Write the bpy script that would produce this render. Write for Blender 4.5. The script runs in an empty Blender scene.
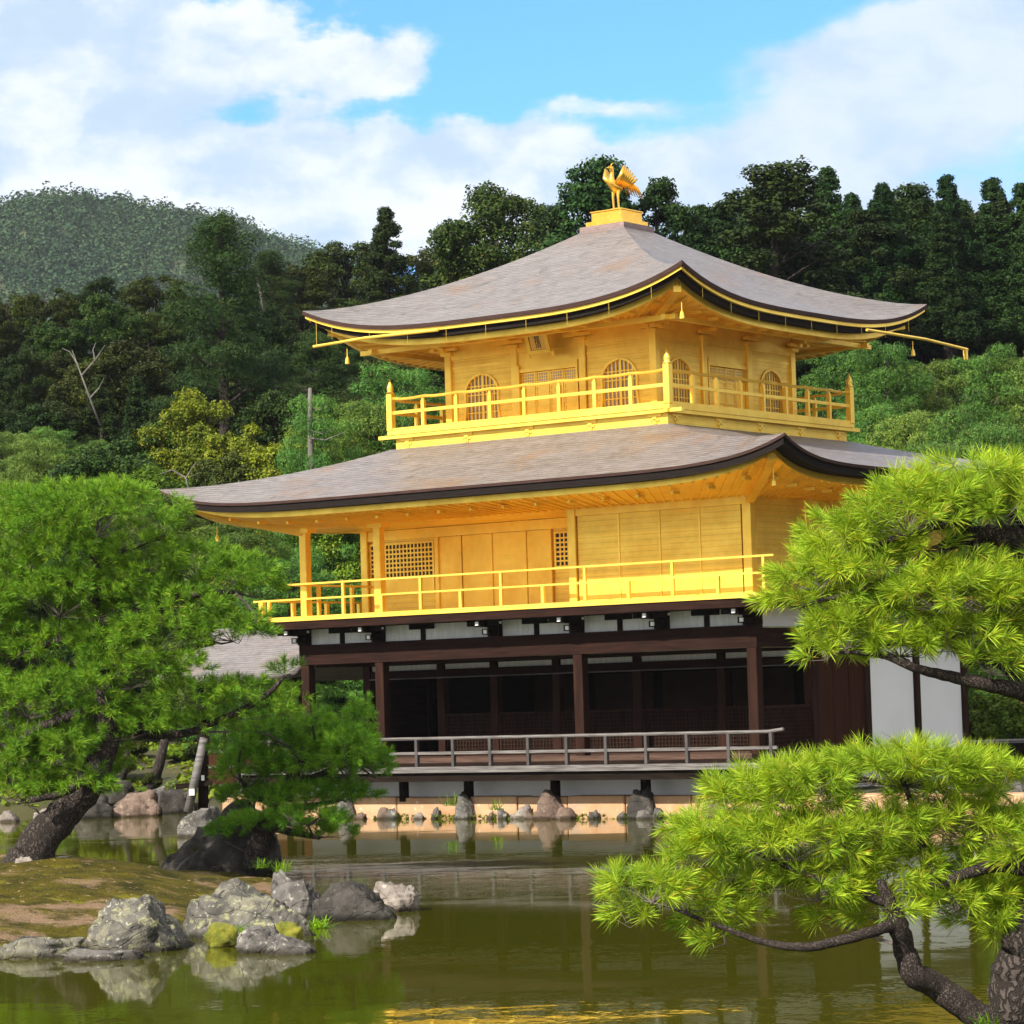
import bpy, bmesh, math, random
import numpy as np
from mathutils import Vector, Matrix, noise as mnoise
R = math.radians
scene = bpy.context.scene
COL = scene.collection
# ------------------------------------------------------------------ camera
F, PITCH, ROLL, YAW = 2984.33, 0.06314, 0.0297, 0.64206
XC, YC, ZCAM = 4.718, 59.223, 2.4984
cam = bpy.data.cameras.new('camera')
camo = bpy.data.objects.new('camera', cam); COL.objects.link(camo)
cam.sensor_width = 36; cam.lens = 36*F/1024; cam.clip_start = .1; cam.clip_end = 6000
camo.matrix_world = Matrix.Translation((0, 0, ZCAM)) @ Matrix.Rotation(math.pi/2+PITCH, 4, 'X') @ Matrix.Rotation(-ROLL, 4, 'Z')
scene.camera = camo
# ------------------------------------------------------------------ light
SUN_EL, SUN_AZ = R(38), R(-137)          # azimuth from +Y towards +X : the sun stands to the left, a little behind us
SKY_STRENGTH = .15
sl = bpy.data.lights.new('sun', 'SUN'); so = bpy.data.objects.new('sun', sl); COL.objects.link(so)
sl.energy = 5.0; sl.angle = R(.53); sl.color = (1, .94, .84)
sd = Vector((math.sin(SUN_AZ)*math.cos(SUN_EL), math.cos(SUN_AZ)*math.cos(SUN_EL), math.sin(SUN_EL)))
so.rotation_euler = sd.to_track_quat('Z', 'Y').to_euler()
so.location = (-40, -10, 60)
scene.view_settings.view_transform = 'Standard'; scene.view_settings.look = 'None'
scene.view_settings.exposure = .88; scene.view_settings.gamma = 1

class NT:
    """tiny node helper"""
    def __init__(s, tree): s.t = tree; s.n = tree.nodes; s.l = tree.links
    def put(s, sock, v):
        if hasattr(v, 'is_output') or isinstance(v, bpy.types.NodeSocket): s.l.new(v, sock)
        elif v is not None: sock.default_value = v
    def math(s, op, a, b=None, c=None, clamp=False):
        n = s.n.new('ShaderNodeMath'); n.operation = op; n.use_clamp = clamp
        s.put(n.inputs[0], a); s.put(n.inputs[1], b); s.put(n.inputs[2], c); return n.outputs[0]
    def vmath(s, op, a, b=None, out=0):
        n = s.n.new('ShaderNodeVectorMath'); n.operation = op
        s.put(n.inputs[0], a); s.put(n.inputs[1], b); return n.outputs[out]
    def noise(s, vec, scale, detail=4, rough=.55, dist=0, out=0):
        n = s.n.new('ShaderNodeTexNoise'); s.put(n.inputs['Vector'], vec)
        n.inputs['Scale'].default_value = scale; n.inputs['Detail'].default_value = detail
        n.inputs['Roughness'].default_value = rough; n.inputs['Distortion'].default_value = dist
        return n.outputs[out]
    def ramp(s, fac, *stops):
        n = s.n.new('ShaderNodeValToRGB'); s.put(n.inputs[0], fac)
        e = n.color_ramp.elements
        while len(e) < len(stops): e.new(.5)
        for q, (p, c) in zip(e, stops): q.position = p; q.color = (*c, 1) if len(c) == 3 else c
        return n.outputs[0]
    def mix(s, fac, a, b, mode='MIX'):
        n = s.n.new('ShaderNodeMix'); n.data_type = 'RGBA'; n.blend_type = mode
        s.put(n.inputs[0], fac)
        s.put(n.inputs[6], (*a, 1) if isinstance(a, tuple) and len(a) == 3 else a)
        s.put(n.inputs[7], (*b, 1) if isinstance(b, tuple) and len(b) == 3 else b)
        return n.outputs[2]
    def smooth(s, v, lo, hi, a=0., b=1.):
        n = s.n.new('ShaderNodeMapRange'); n.interpolation_type = 'SMOOTHSTEP'
        s.put(n.inputs[0], v); n.inputs[1].default_value = lo; n.inputs[2].default_value = hi
        n.inputs[3].default_value = a; n.inputs[4].default_value = b; return n.outputs[0]
    def comb(s, x, y, z):
        n = s.n.new('ShaderNodeCombineXYZ'); s.put(n.inputs[0], x); s.put(n.inputs[1], y); s.put(n.inputs[2], z); return n.outputs[0]
    def sep(s, v):
        n = s.n.new('ShaderNodeSeparateXYZ'); s.put(n.inputs[0], v); return n.outputs

# ------------------------------------------------------------------ sky with clouds
w = bpy.data.worlds.new('World'); scene.world = w; w.use_nodes = True
w.node_tree.nodes.clear(); t = NT(w.node_tree)
out = t.n.new('ShaderNodeOutputWorld'); bg = t.n.new('ShaderNodeBackground'); t.l.new(bg.outputs[0], out.inputs[0])
bg.inputs[1].default_value = SKY_STRENGTH
sky = t.n.new('ShaderNodeTexSky'); sky.sky_type = 'NISHITA'; sky.sun_disc = False
sky.sun_elevation = SUN_EL; sky.sun_rotation = SUN_AZ; sky.altitude = 100; sky.air_density = 1.0; sky.dust_density = .3; sky.ozone_density = 2.0
tc = t.n.new('ShaderNodeTexCoord'); d = tc.outputs['Generated']
dx, dy, dz = t.sep(d)
az = t.math('ARCTAN2', dx, dy); el = t.math('ARCSINE', dz)
p0 = t.comb(az, el, 0.)
wa = t.vmath('SUBTRACT', t.noise(p0, 32, 5, .6, out=1), (.5, .5, .5))
wv = t.vmath('MULTIPLY', wa, (.035, .018, 0))
p1 = t.vmath('ADD', p0, wv)
def px_dir(x, y): return ((x-512)/F, (700-ROLL*(x-512)-y)/F)
blobs = [  # x, y, rx, ry, weight : where the cloud banks stand in the sky
    (60, 40, 190, 95, 1.0), (110, 175, 150, 60, .8), (10, 120, 120, 70, .7), (155, 90, 70, 45, .75), (0, 220, 300, 40, .9),
    (300, 70, 110, 30, .8), (400, 78, 70, 28, .8), (245, 38, 45, 18, .8),
    (330, 170, 160, 34, 1.0), (450, 165, 120, 38, 1.1), (300, 225, 240, 36, .9), (520, 215, 120, 45, .8), (400, 205, 200, 30, .9),
    (660, 225, 140, 30, .55), (800, 145, 170, 44, .58), (960, 95, 170, 80, .62), (720, 175, 140, 36, .58), (880, 230, 260, 45, .62), (1000, 300, 260, 60, .6), (1010, 30, 120, 60, .5), (620, 110, 90, 12, .38),
    (650, 18, 40, 8, .3), (480, 118, 28, 10, .4), (880, 62, 140, 30, .45),
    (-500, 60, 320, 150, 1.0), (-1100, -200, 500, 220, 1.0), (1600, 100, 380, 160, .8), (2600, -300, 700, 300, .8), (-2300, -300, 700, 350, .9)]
acc = None
for (x, y, rx, ry, wt) in blobs:
    cx, cy = px_dir(x, y)
    q = t.vmath('MULTIPLY', t.vmath('SUBTRACT', p1, (cx, cy, 0)), (F/rx, F/ry, 0))
    l2 = t.vmath('DOT_PRODUCT', q, q, out=1)
    g = t.math('MULTIPLY', t.math('POWER', 2.718, t.math('MULTIPLY', l2, -1.)), wt)
    acc = g if acc is None else t.math('ADD', acc, g)
amp = t.smooth(az, -.005, .07, 2.0, .75)
ns = t.noise(t.vmath('MULTIPLY', p0, (1, 1.9, 1)), 22, 10, .60)
# unseen bright cloud overhead and behind the camera, added as neutral fill light
fill_cloud = t.math('MAXIMUM', t.smooth(el, .28, .5), t.smooth(t.math('ABSOLUTE', az), .45, .9))
acc = t.math('ADD', acc, t.math('MULTIPLY', fill_cloud, .9))
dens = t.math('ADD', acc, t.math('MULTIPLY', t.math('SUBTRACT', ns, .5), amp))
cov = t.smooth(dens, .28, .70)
n2 = t.noise(t.vmath('ADD', t.vmath('MULTIPLY', p1, (1, 1.6, 1)), (.013, -.011, 0)), 15, 7, .55)
lit = t.smooth(t.math('ADD', n2, t.math('MULTIPLY', t.math('SUBTRACT', ns, .5), .5)), .36, .62)
K = 1/SKY_STRENGTH
lit = t.math('MULTIPLY', lit, t.smooth(az, .0, .09, 1., .5))
ccol = t.mix(lit, (.34*K, .425*K, .505*K), (.57*K, .585*K, .60*K))
ccol = t.mix(fill_cloud, ccol, (.70*K, .70*K, .70*K))
skyc = t.mix(1., sky.outputs[0], (.33, .62, 1.05), 'MULTIPLY')
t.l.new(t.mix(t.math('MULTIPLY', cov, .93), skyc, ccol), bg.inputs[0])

# ------------------------------------------------------------------ projections and small helpers
CA, SA = math.cos(YAW), math.sin(YAW)
def ray(x, y):
    c, s = math.cos(ROLL), math.sin(ROLL); X, Yd = x-512, y-512
    xx = c*X-s*Yd; yd = s*X+c*Yd; cp, sp = math.cos(PITCH), math.sin(PITCH)
    d = (xx/F, 1., -yd/F)
    return Vector((d[0], d[1]*cp-d[2]*sp, d[1]*sp+d[2]*cp))
def at(x, y, Y):
    r = ray(x, y); r = r*(Y/r.y); return Vector((r.x, Y, r.z+ZCAM))
def uvw(u, v, z): return Vector((XC-u*CA+v*SA, YC+u*SA+v*CA, z))
def sst(a, b, x):
    t_ = np.clip((np.asarray(x, float)-a)/(b-a), 0, 1); return t_*t_*(3-2*t_)

def tag(o, label=None, cat=None, group=None, kind=None):
    if label: o['label'] = label
    if cat: o['category'] = cat
    if group: o['group'] = group
    if kind: o['kind'] = kind
    return o
def empty(name, loc=(0, 0, 0), rz=0.):
    o = bpy.data.objects.new(name, None); COL.objects.link(o); o.location = loc; o.rotation_euler = (0, 0, rz); o.empty_display_size = .3; return o
def link(name, me, m, parent=None, smooth=False):
    o = bpy.data.objects.new(name, me); COL.objects.link(o)
    if m: me.materials.append(m)
    if parent: o.parent = parent
    if smooth: me.polygons.foreach_set('use_smooth', np.ones(len(me.polygons), bool))
    return o
def fast_mesh(name, V, Fc):
    """V (n,3), Fc (m,k)"""
    V = np.ascontiguousarray(V, np.float32); Fc = np.ascontiguousarray(Fc, np.int32)
    me = bpy.data.meshes.new(name); k = Fc.shape[1]
    me.vertices.add(len(V)); me.vertices.foreach_set('co', V.ravel())
    me.loops.add(Fc.size); me.loops.foreach_set('vertex_index', Fc.ravel())
    me.polygons.add(len(Fc)); me.polygons.foreach_set('loop_start', np.arange(0, Fc.size, k, dtype=np.int32))
    me.update(calc_edges=True); return me

class MB:
    """collects boxes, bars, tubes; coordinates are (u, v, z) of the pavilion when loc=True (x = -u)"""
    def __init__(s, loc=True): s.v = []; s.f = []; s.loc = loc
    def p(s, q): return (-q[0], q[1], q[2]) if s.loc else tuple(q)
    def add(s, vs, fs):
        b = len(s.v); s.v += [s.p(q) for q in vs]; s.f += [tuple(b+i for i in f) for f in fs]; return s
    def box(s, a0, a1, b0, b1, c0, c1):
        vs = [(x, y, z) for x in (a0, a1) for y in (b0, b1) for z in (c0, c1)]
        return s.add(vs, [(0, 1, 3, 2), (4, 6, 7, 5), (0, 4, 5, 1), (2, 3, 7, 6), (0, 2, 6, 4), (1, 5, 7, 3)])
    def bar(s, p, q, w_, h_, up=(0, 0, 1)):
        p, q, up = Vector(p), Vector(q), Vector(up); d_ = (q-p).normalized(); sd_ = d_.cross(up).normalized(); u_ = sd_.cross(d_)
        vs = [e+sd_*(a*w_/2)+u_*(b*h_/2) for e in (p, q) for a, b in ((-1, -1), (1, -1), (1, 1), (-1, 1))]
        return s.add(vs, [(0, 1, 2, 3), (7, 6, 5, 4), (0, 4, 5, 1), (1, 5, 6, 2), (2, 6, 7, 3), (3, 7, 4, 0)])
    def tube(s, pts, rad, n=8, cap=True):
        pts = [Vector(q) for q in pts]; rings = []; ref = None
        for i, q in enumerate(pts):
            d_ = (pts[min(i+1, len(pts)-1)]-pts[max(i-1, 0)]).normalized()
            if ref is None: ref = d_.orthogonal().normalized()
            ref = (ref-d_*ref.dot(d_)).normalized(); b_ = d_.cross(ref); r_ = rad[i] if hasattr(rad, '__len__') else rad
            rings.append([q+ref*(math.cos(2*math.pi*k/n)*r_)+b_*(math.sin(2*math.pi*k/n)*r_) for k in range(n)])
        vs = [q for r_ in rings for q in r_]; fs = []
        for i in range(len(pts)-1):
            for k in range(n): fs.append((i*n+k, i*n+(k+1) % n, (i+1)*n+(k+1) % n, (i+1)*n+k))
        if cap: fs.append(tuple(range(n-1, -1, -1))); fs.append(tuple((len(pts)-1)*n+k for k in range(n)))
        return s.add(vs, fs)
    def lathe(s, c, prof, n=12):
        vs = [(c[0]+r_*math.cos(2*math.pi*k/n), c[1]+r_*math.sin(2*math.pi*k/n), c[2]+z) for r_, z in prof for k in range(n)]; fs = []
        for i in range(len(prof)-1):
            for k in range(n): fs.append((i*n+k, i*n+(k+1) % n, (i+1)*n+(k+1) % n, (i+1)*n+k))
        fs.append(tuple(range(n-1, -1, -1))); fs.append(tuple((len(prof)-1)*n+k for k in range(n)))
        return s.add(vs, fs)
    def grid(s, fn, ns_, nt_):
        b = len(s.v)
        for i in range(ns_+1):
            for j in range(nt_+1): s.v.append(s.p(fn(i/ns_, j/nt_)))
        for i in range(ns_):
            for j in range(nt_):
                a = b+i*(nt_+1)+j; s.f.append((a, a+nt_+1, a+nt_+2, a+1))
        return s
    def build(s, name, m, parent=None, smooth=False, bev=0., weld=False, recalc=True):
        me = bpy.data.meshes.new(name); me.from_pydata([tuple(q) for q in s.v], [], s.f)
        if recalc or weld:
            bm = bmesh.new(); bm.from_mesh(me)
            if weld: bmesh.ops.remove_doubles(bm, verts=bm.verts, dist=1e-4)
            if recalc: bmesh.ops.recalc_face_normals(bm, faces=bm.faces)
            bm.to_mesh(me); bm.free()
        o = link(name, me, m, parent, smooth)
        if bev: b = o.modifiers.new('bevel', 'BEVEL'); b.width = bev; b.segments = 1; b.limit_method = 'ANGLE'
        return o

# ------------------------------------------------------------------ materials
def pmat(name, c0, c1, rough=.7, metal=0., scale=4., stretch=(1, 1, 1), bump=.2, bscale=None, bdist=.02, detail=5, lo=.3, hi=.7, spec=.5, line=None, world=False, rough1=None, spots=None, crack=0, seamk=.34):
    m = bpy.data.materials.new(name); m.use_nodes = True; t = NT(m.node_tree)
    b = t.n['Principled BSDF']; tc = t.n.new('ShaderNodeTexCoord'); co = tc.outputs['Object']
    if world: co = t.n.new('ShaderNodeNewGeometry').outputs['Position']
    v = t.vmath('MULTIPLY', co, stretch)
    n = t.noise(v, scale, detail); col = t.ramp(n, (lo, c0), (hi, c1))
    h = t.noise(v, bscale or scale*3, 6, .6)
    if spots:
        for (sc, lo_, hi_, c) in spots:
            mk = t.smooth(t.noise(t.vmath('ADD', co, (sc, 3.1, 1.7)), sc, 6, .65), lo_, hi_)
            col = t.mix(mk, col, c)
    if metal > .4:      # sheets of leaf, each a little different
        w3 = t.n.new('ShaderNodeTexWhiteNoise'); w3.noise_dimensions = '3D'
        t.l.new(t.vmath('FLOOR', t.vmath('ADD', t.vmath('MULTIPLY', co, (8.7, 8.7, 8.7)), (.37, .37, .21))), w3.inputs['Vector'])
        col = t.mix(1., col, t.ramp(w3.outputs[0], (0., (.95, .93, .87)), (.5, (.985, .98, .96)), (1., (1., 1., 1.))), 'MULTIPLY')
        col = t.mix(1., col, t.ramp(t.noise(t.vmath('MULTIPLY', co, (1.3, 1.3, .8)), 1., 5), (.35, (.90, .86, .78)), (.6, (1., 1., 1.))), 'MULTIPLY')
    if line:       # seams between boards: every line[1] metres along axis line[0]
        ax = t.sep(co)[line[0]]; fr = t.math('FRACT', t.math('DIVIDE', ax, line[1]))
        seam = t.math('LESS_THAN', t.math('ABSOLUTE', t.math('SUBTRACT', fr, .5)), line[2])
        bid = t.math('FLOOR', t.math('DIVIDE', ax, line[1]))
        wn = t.n.new('ShaderNodeTexWhiteNoise'); wn.noise_dimensions = '1D'; t.l.new(bid, wn.inputs['W'])
        vcol = t.mix(1., col, t.ramp(wn.outputs[0], (0, (.86, .86, .86)), (1, (1., 1., 1.))), 'MULTIPLY')
        col = t.mix(t.math('MULTIPLY', t.math('MULTIPLY', seam, t.smooth(t.noise(co, 3.1, 4), .3, .6, .35, 1.)), seamk), vcol, (.3*c0[0], .3*c0[1], .3*c0[2]))
        h = t.math('SUBTRACT', h, t.math('MULTIPLY', seam, 1.2))
    t.put(b.inputs['Base Color'], col); b.inputs['Metallic'].default_value = metal
    if rough1 is None: b.inputs['Roughness'].default_value = rough
    else: t.put(b.inputs['Roughness'], t.smooth(t.noise(co, scale*.7, 4), .3, .7, rough, rough1))
    b.inputs['Specular IOR Level'].default_value = spec
    if crack:
        vo = t.n.new('ShaderNodeTexVoronoi'); vo.feature = 'DISTANCE_TO_EDGE'; vo.inputs['Scale'].default_value = crack
        t.l.new(t.vmath('ADD', t.vmath('MULTIPLY', co, (1, 1, 1.7)), t.vmath('MULTIPLY', t.noise(co, crack*.8, 4, out=1), (.5, .5, .5))), vo.inputs['Vector'])
        ck = t.smooth(vo.outputs['Distance'], .0, .03); h = t.math('ADD', h, t.math('MULTIPLY', ck, .35))
        zz = t.math('ADD', t.sep(co)[2], t.math('MULTIPLY', t.noise(co, 6, 3), -.10)); wet = t.smooth(zz, .02, .10)
        t.put(b.inputs['Base Color'], t.mix(wet, t.mix(1., col, (.30, .29, .24), 'MULTIPLY'), col))
    if bump:
        bn = t.n.new('ShaderNodeBump'); bn.inputs['Strength'].default_value = bump; bn.inputs['Distance'].default_value = bdist
        t.put(bn.inputs['Height'], h); t.l.new(bn.outputs[0], b.inputs['Normal'])
    return m
def leafmat(name, c0, c1, c2=None, trans=.35, hue=.03, rough=.55, objvar=.25, nsc=.55):
    m = bpy.data.materials.new(name); m.use_nodes = True; t = NT(m.node_tree); b = t.n['Principled BSDF']
    g = t.n.new('ShaderNodeNewGeometry'); oi = t.n.new('ShaderNodeObjectInfo'); r = g.outputs['Random Per Island']
    stops = [(0., c0), (.8, c1)] + ([(.93, c1), (1., c2)] if c2 else [])
    col = t.ramp(r, *stops)
    pn = t.noise(g.outputs['Position'], nsc, 3); col = t.mix(1., col, t.ramp(pn, (.3, (.66, .76, .8)), (.7, (1.25, 1.15, .95))), 'MULTIPLY')
    hs = t.n.new('ShaderNodeHueSaturation'); t.l.new(col, hs.inputs['Color'])
    t.put(hs.inputs['Hue'], t.smooth(oi.outputs['Random'], 0, 1, .5-hue, .5+hue*.6))
    t.put(hs.inputs['Value'], t.math('ADD', t.math('MULTIPLY', t.math('FRACT', t.math('MULTIPLY', oi.outputs['Random'], 7.3)), 2*objvar), 1-objvar))
    col = hs.outputs[0]
    t.put(b.inputs['Base Color'], col); b.inputs['Roughness'].default_value = rough; b.inputs['Specular IOR Level'].default_value = .12
    tr = t.n.new('ShaderNodeBsdfTranslucent'); t.put(tr.inputs[0], t.mix(1., col, (1.25, 1.15, .5), 'MULTIPLY'))
    mx = t.n.new('ShaderNodeMixShader'); mx.inputs[0].default_value = trans
    t.l.new(b.outputs[0], mx.inputs[1]); t.l.new(tr.outputs[0], mx.inputs[2]); t.l.new(mx.outputs[0], t.n['Material Output'].inputs[0])
    return m
M = {}
GA, GB = (1.0, .715, .115), (.98, .645, .09)
M['gold'] = pmat('gold_leaf', GB, GA, .32, .58, 3, bump=.12, bscale=14, rough1=.46)
M['gold_board'] = pmat('gold_leaf_boards', GB, GA, .34, .55, 2.2, (1, 1, 3), bump=.35, bscale=9, line=(2, .115, .05), rough1=.46)
M['gold_deck'] = pmat('gold_deck', GB, GA, .36, .52, 3, bump=.2, bscale=9, rough1=.5)
M['gold_bright'] = pmat('gold_statue', (.9, .5, .06), (1., .62, .11), .25, .85, 12, bump=.15, bscale=40)
M['paper'] = pmat('window_paper', (.42, .36, .33), (.5, .44, .4), .9, 0, 6, bump=.05)
M['bark_roof'] = pmat('cypress_bark_shingle', (.10, .088, .085), (.25, .222, .215), .46, 0, 2.4, (1.4, 1.4, 22), bump=.9, bscale=7, bdist=.03, lo=.28, hi=.72, spec=.4, line=(2, .05, .13), seamk=.62,
                      spots=[(.55, .50, .72, (.20, .125, .08)), (2.6, .55, .72, (.10, .085, .08)), (31., .52, .70, (.27, .24, .225))])
M['bark_edge'] = pmat('bark_edge', (.007, .005, .005), (.016, .011, .009), .9, 0, 3, (1, 1, 20), bump=.4, spec=.15)
M['bark_lip'] = pmat('bark_lip', (.028, .013, .010), (.055, .028, .022), .85, 0, 3, (1, 1, 20), bump=.4, spec=.2)
M['ridge_tile'] = pmat('ridge_shingle', (.17, .11, .10), (.30, .22, .20), .7, 0, 3, (2, 2, 12), bump=.6, line=(2, .045, .1))
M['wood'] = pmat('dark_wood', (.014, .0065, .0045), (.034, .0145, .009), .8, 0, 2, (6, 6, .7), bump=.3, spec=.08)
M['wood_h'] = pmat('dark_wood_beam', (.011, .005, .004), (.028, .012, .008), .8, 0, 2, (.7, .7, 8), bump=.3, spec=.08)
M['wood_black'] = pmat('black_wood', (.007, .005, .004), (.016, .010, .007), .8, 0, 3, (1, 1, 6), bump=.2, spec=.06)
M['wood_door'] = pmat('door_boards', (.026, .0085, .004), (.052, .018, .009), .8, 0, 2.5, (8, 8, .5), bump=.35, spec=.08, line=(1, .28, .03))
M['wood_grey'] = pmat('weathered_wood', (.045, .037, .033), (.17, .155, .145), .7, 0, 3, (.6, .6, 9), bump=.4)
M['wood_greydark'] = pmat('weathered_dark_wood', (.022, .018, .016), (.065, .055, .05), .7, 0, 3, (3, 3, 1), bump=.4)
M['wood_board'] = pmat('deck_boards', (.045, .025, .017), (.10, .058, .042), .7, 0, 3, (.6, .6, 9), bump=.3, spec=.15)
M['plaster'] = pmat('white_plaster', (.74, .74, .73), (.80, .80, .79), .85, 0, 1.2, bump=.08, bscale=30)
M['plaster_old'] = pmat('streaked_plaster', (.50, .51, .49), (.66, .67, .66), .85, 0, 3, (5, 5, .8), bump=.08)
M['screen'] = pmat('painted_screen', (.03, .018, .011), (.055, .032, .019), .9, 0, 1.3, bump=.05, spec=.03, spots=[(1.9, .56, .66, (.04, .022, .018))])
M['white_tip'] = pmat('white_beam_ends', (.75, .75, .74), (.82, .82, .8), .7, 0, 5, bump=0)
M['ink'] = pmat('black_lacquer', (.006, .005, .005), (.012, .01, .01), .4, 0, 5, bump=0)
M['embank'] = pmat('orange_stone', (.32, .165, .075), (.50, .31, .175), .85, 0, 1.1, (1, 1, 1.5), bump=.5, bscale=9, spots=[(2.3, .58, .7, (.36, .25, .17)), (7., .6, .72, (.72, .56, .42))])
M['joint'] = pmat('mortar', (.14, .09, .06), (.22, .15, .10), .9, 0, 4, bump=.3)
ROCKC = dict(
    lichen=((.038, .036, .032), (.12, .112, .096), [(3.1, .50, .62, (.16, .15, .11)), (9, .54, .64, (.23, .225, .12)), (17, .58, .68, (.31, .30, .24)), (4.3, .58, .68, (.022, .021, .02))]),
    grey=((.05, .046, .042), (.15, .138, .125), [(11, .56, .66, (.27, .25, .21)), (5, .58, .7, (.035, .032, .03))]),
    dark=((.020, .018, .016), (.070, .063, .055), [(10, .6, .7, (.12, .11, .09)), (3, .58, .7, (.03, .03, .01))]),
    pale=((.12, .10, .085), (.25, .215, .185), [(12, .56, .66, (.34, .30, .25)), (6, .58, .7, (.07, .06, .05))]),
    brown=((.085, .058, .045), (.19, .135, .105), [(8, .56, .68, (.25, .20, .15))]))
for k, (a, b_, s_) in ROCKC.items():
    M['rock_'+k] = pmat('rock_'+k, a, b_, .95, 0, 3.5, spec=.12, crack=2.2, bump=1., bscale=13, bdist=.03, spots=s_, world=True)
def barkmat(name, c0, c1, c2, sc, bd):
    m = bpy.data.materials.new(name); m.use_nodes = True; t = NT(m.node_tree); b = t.n['Principled BSDF']
    co = t.n.new('ShaderNodeNewGeometry').outputs['Position']; wv = t.vmath('ADD', t.vmath('MULTIPLY', co, (1, 1, .45)), t.vmath('MULTIPLY', t.noise(co, sc*.7, 4, out=1), (.12, .12, .12)))
    vo = t.n.new('ShaderNodeTexVoronoi'); vo.feature = 'DISTANCE_TO_EDGE'; vo.inputs['Scale'].default_value = sc; t.l.new(wv, vo.inputs['Vector'])
    pl = t.smooth(vo.outputs['Distance'], .02, .22); fine = t.noise(t.vmath('MULTIPLY', co, (1, 1, .3)), sc*5, 6, .65)
    col = t.mix(pl, c0, t.ramp(fine, (.3, c1), (.7, c2)))
    t.put(b.inputs['Base Color'], col); b.inputs['Roughness'].default_value = .95; b.inputs['Specular IOR Level'].default_value = .15
    bn = t.n.new('ShaderNodeBump'); bn.inputs['Strength'].default_value = 1.; bn.inputs['Distance'].default_value = bd
    t.put(bn.inputs['Height'], t.math('ADD', pl, t.math('MULTIPLY', fine, .6))); t.l.new(bn.outputs[0], b.inputs['Normal']); return m
M['bark'] = barkmat('pine_bark', (.024, .019, .016), (.04, .031, .026), (.095, .077, .066), 21, .016)
M['bark_light'] = barkmat('pale_bark', (.024, .018, .015), (.042, .032, .027), (.125, .10, .086), 42, .008)
M['bark_snag'] = pmat('dead_wood', (.07, .06, .052), (.17, .155, .135), .9, 0, 6, (1, 1, .3), bump=.6)
M['twig'] = pmat('twigs', (.028, .021, .017), (.075, .058, .048), .9, 0, 9, bump=.4, world=True)
M['twig_near'] = pmat('near_twigs', (.07, .053, .044), (.19, .155, .135), .9, 0, 9, bump=.4, world=True)
M['needle_near'] = leafmat('pine_needles_near', (.14, .29, .016), (.40, .56, .042), (.52, .30, .05), .32, .012, .42, .08, 3.2)
M['needle_left'] = leafmat('pine_needles_left', (.045, .16, .011), (.21, .40, .03), (.36, .31, .05), .26, .012, .45, .08, 1.6)
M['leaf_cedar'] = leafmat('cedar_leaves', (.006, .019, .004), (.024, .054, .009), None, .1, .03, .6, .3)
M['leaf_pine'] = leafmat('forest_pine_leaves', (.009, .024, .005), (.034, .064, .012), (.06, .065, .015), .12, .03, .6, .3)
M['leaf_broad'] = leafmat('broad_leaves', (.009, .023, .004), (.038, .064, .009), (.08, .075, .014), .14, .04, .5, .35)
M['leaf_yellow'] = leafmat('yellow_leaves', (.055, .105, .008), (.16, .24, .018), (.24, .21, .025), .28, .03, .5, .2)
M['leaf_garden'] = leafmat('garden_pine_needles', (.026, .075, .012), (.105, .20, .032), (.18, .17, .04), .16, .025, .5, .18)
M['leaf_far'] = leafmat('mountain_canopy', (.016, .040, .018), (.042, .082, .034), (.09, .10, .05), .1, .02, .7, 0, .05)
M['leaf_fern'] = leafmat('fern_leaves', (.06, .16, .008), (.16, .29, .018), None, .35, .01, .5, .15)
M['moss_cushion'] = pmat('moss_cushion', (.07, .085, .004), (.19, .175, .010), .95, 0, 9, bump=.9, bscale=45, bdist=.02)
M['island'] = pmat('moss_and_earth', (.022, .022, .003), (.095, .075, .006), .95, 0, 2.2, bump=1., bscale=30, bdist=.05, world=True, spec=.1,
                   spots=[(.5, .52, .60, (.20, .130, .078)), (1.3, .56, .66, (.13, .115, .008)), (3.3, .60, .68, (.05, .03, .012)), (9, .60, .68, (.30, .20, .12)), (19., .60, .70, (.09, .10, .008))])
M['ground'] = pmat('forest_floor', (.012, .013, .004), (.045, .042, .007), .95, 0, .5, bump=.6, bscale=9, bdist=.06, world=True,
                   spots=[(.9, .56, .66, (.11, .095, .008)), (2.1, .6, .7, (.09, .06, .03))])
M['mountain'] = pmat('mountain_floor', (.03, .045, .018), (.07, .085, .03), .95, 0, .05, bump=0, world=True)
M['gravel'] = pmat('sand_path', (.50, .42, .33), (.62, .54, .44), .95, 0, 3, bump=.5, bscale=40, world=True)

# ------------------------------------------------------------------ ground, pond, island, mountain
SHX = [-400, -60, -25, -14, -9, -6.2, 4.72, 11.9, 20, 60, 400]
SHY = [70, 70, 71, 73, 72.5, 67.9, 59.35, 53.9, 50, 40, 40]
def ground_h(x, y):
    x = np.asarray(x, float); y = np.asarray(y, float)
    ys = np.interp(x, SHX, SHY)
    yn = 19.6 + .6*np.sin(x*.5)
    lft = sst(-5.5, -8, x)
    wid = .25+2.2*lft
    h = -.9 + (1.40+.0*x)*sst(0, 1, (y-ys)/wid)
    h = h + lft*1.0*sst(2, 10, y-ys)
    h = h + 1.10*sst(0, 1, (yn-y)/1.2+.5)
    lin = lambda a, b: np.clip((y-a)/(b-a), 0, 1)
    left = 15.0*(.25*sst(84, 124, y)+.75*lin(85, 124)); right = 13.0*(.5*sst(84, 110, y)+.5*lin(86, 110))
    m = sst(5, 14, x); hill = left*(1-m)+right*m + 3*sst(126, 200, y) - 14*sst(300, 480, y)
    lump = (np.sin(x*.09+1)*np.cos(y*.07)+.5*np.sin(x*.23+y*.19))*.5*sst(95, 130, y)
    return h + hill + lump
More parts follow.
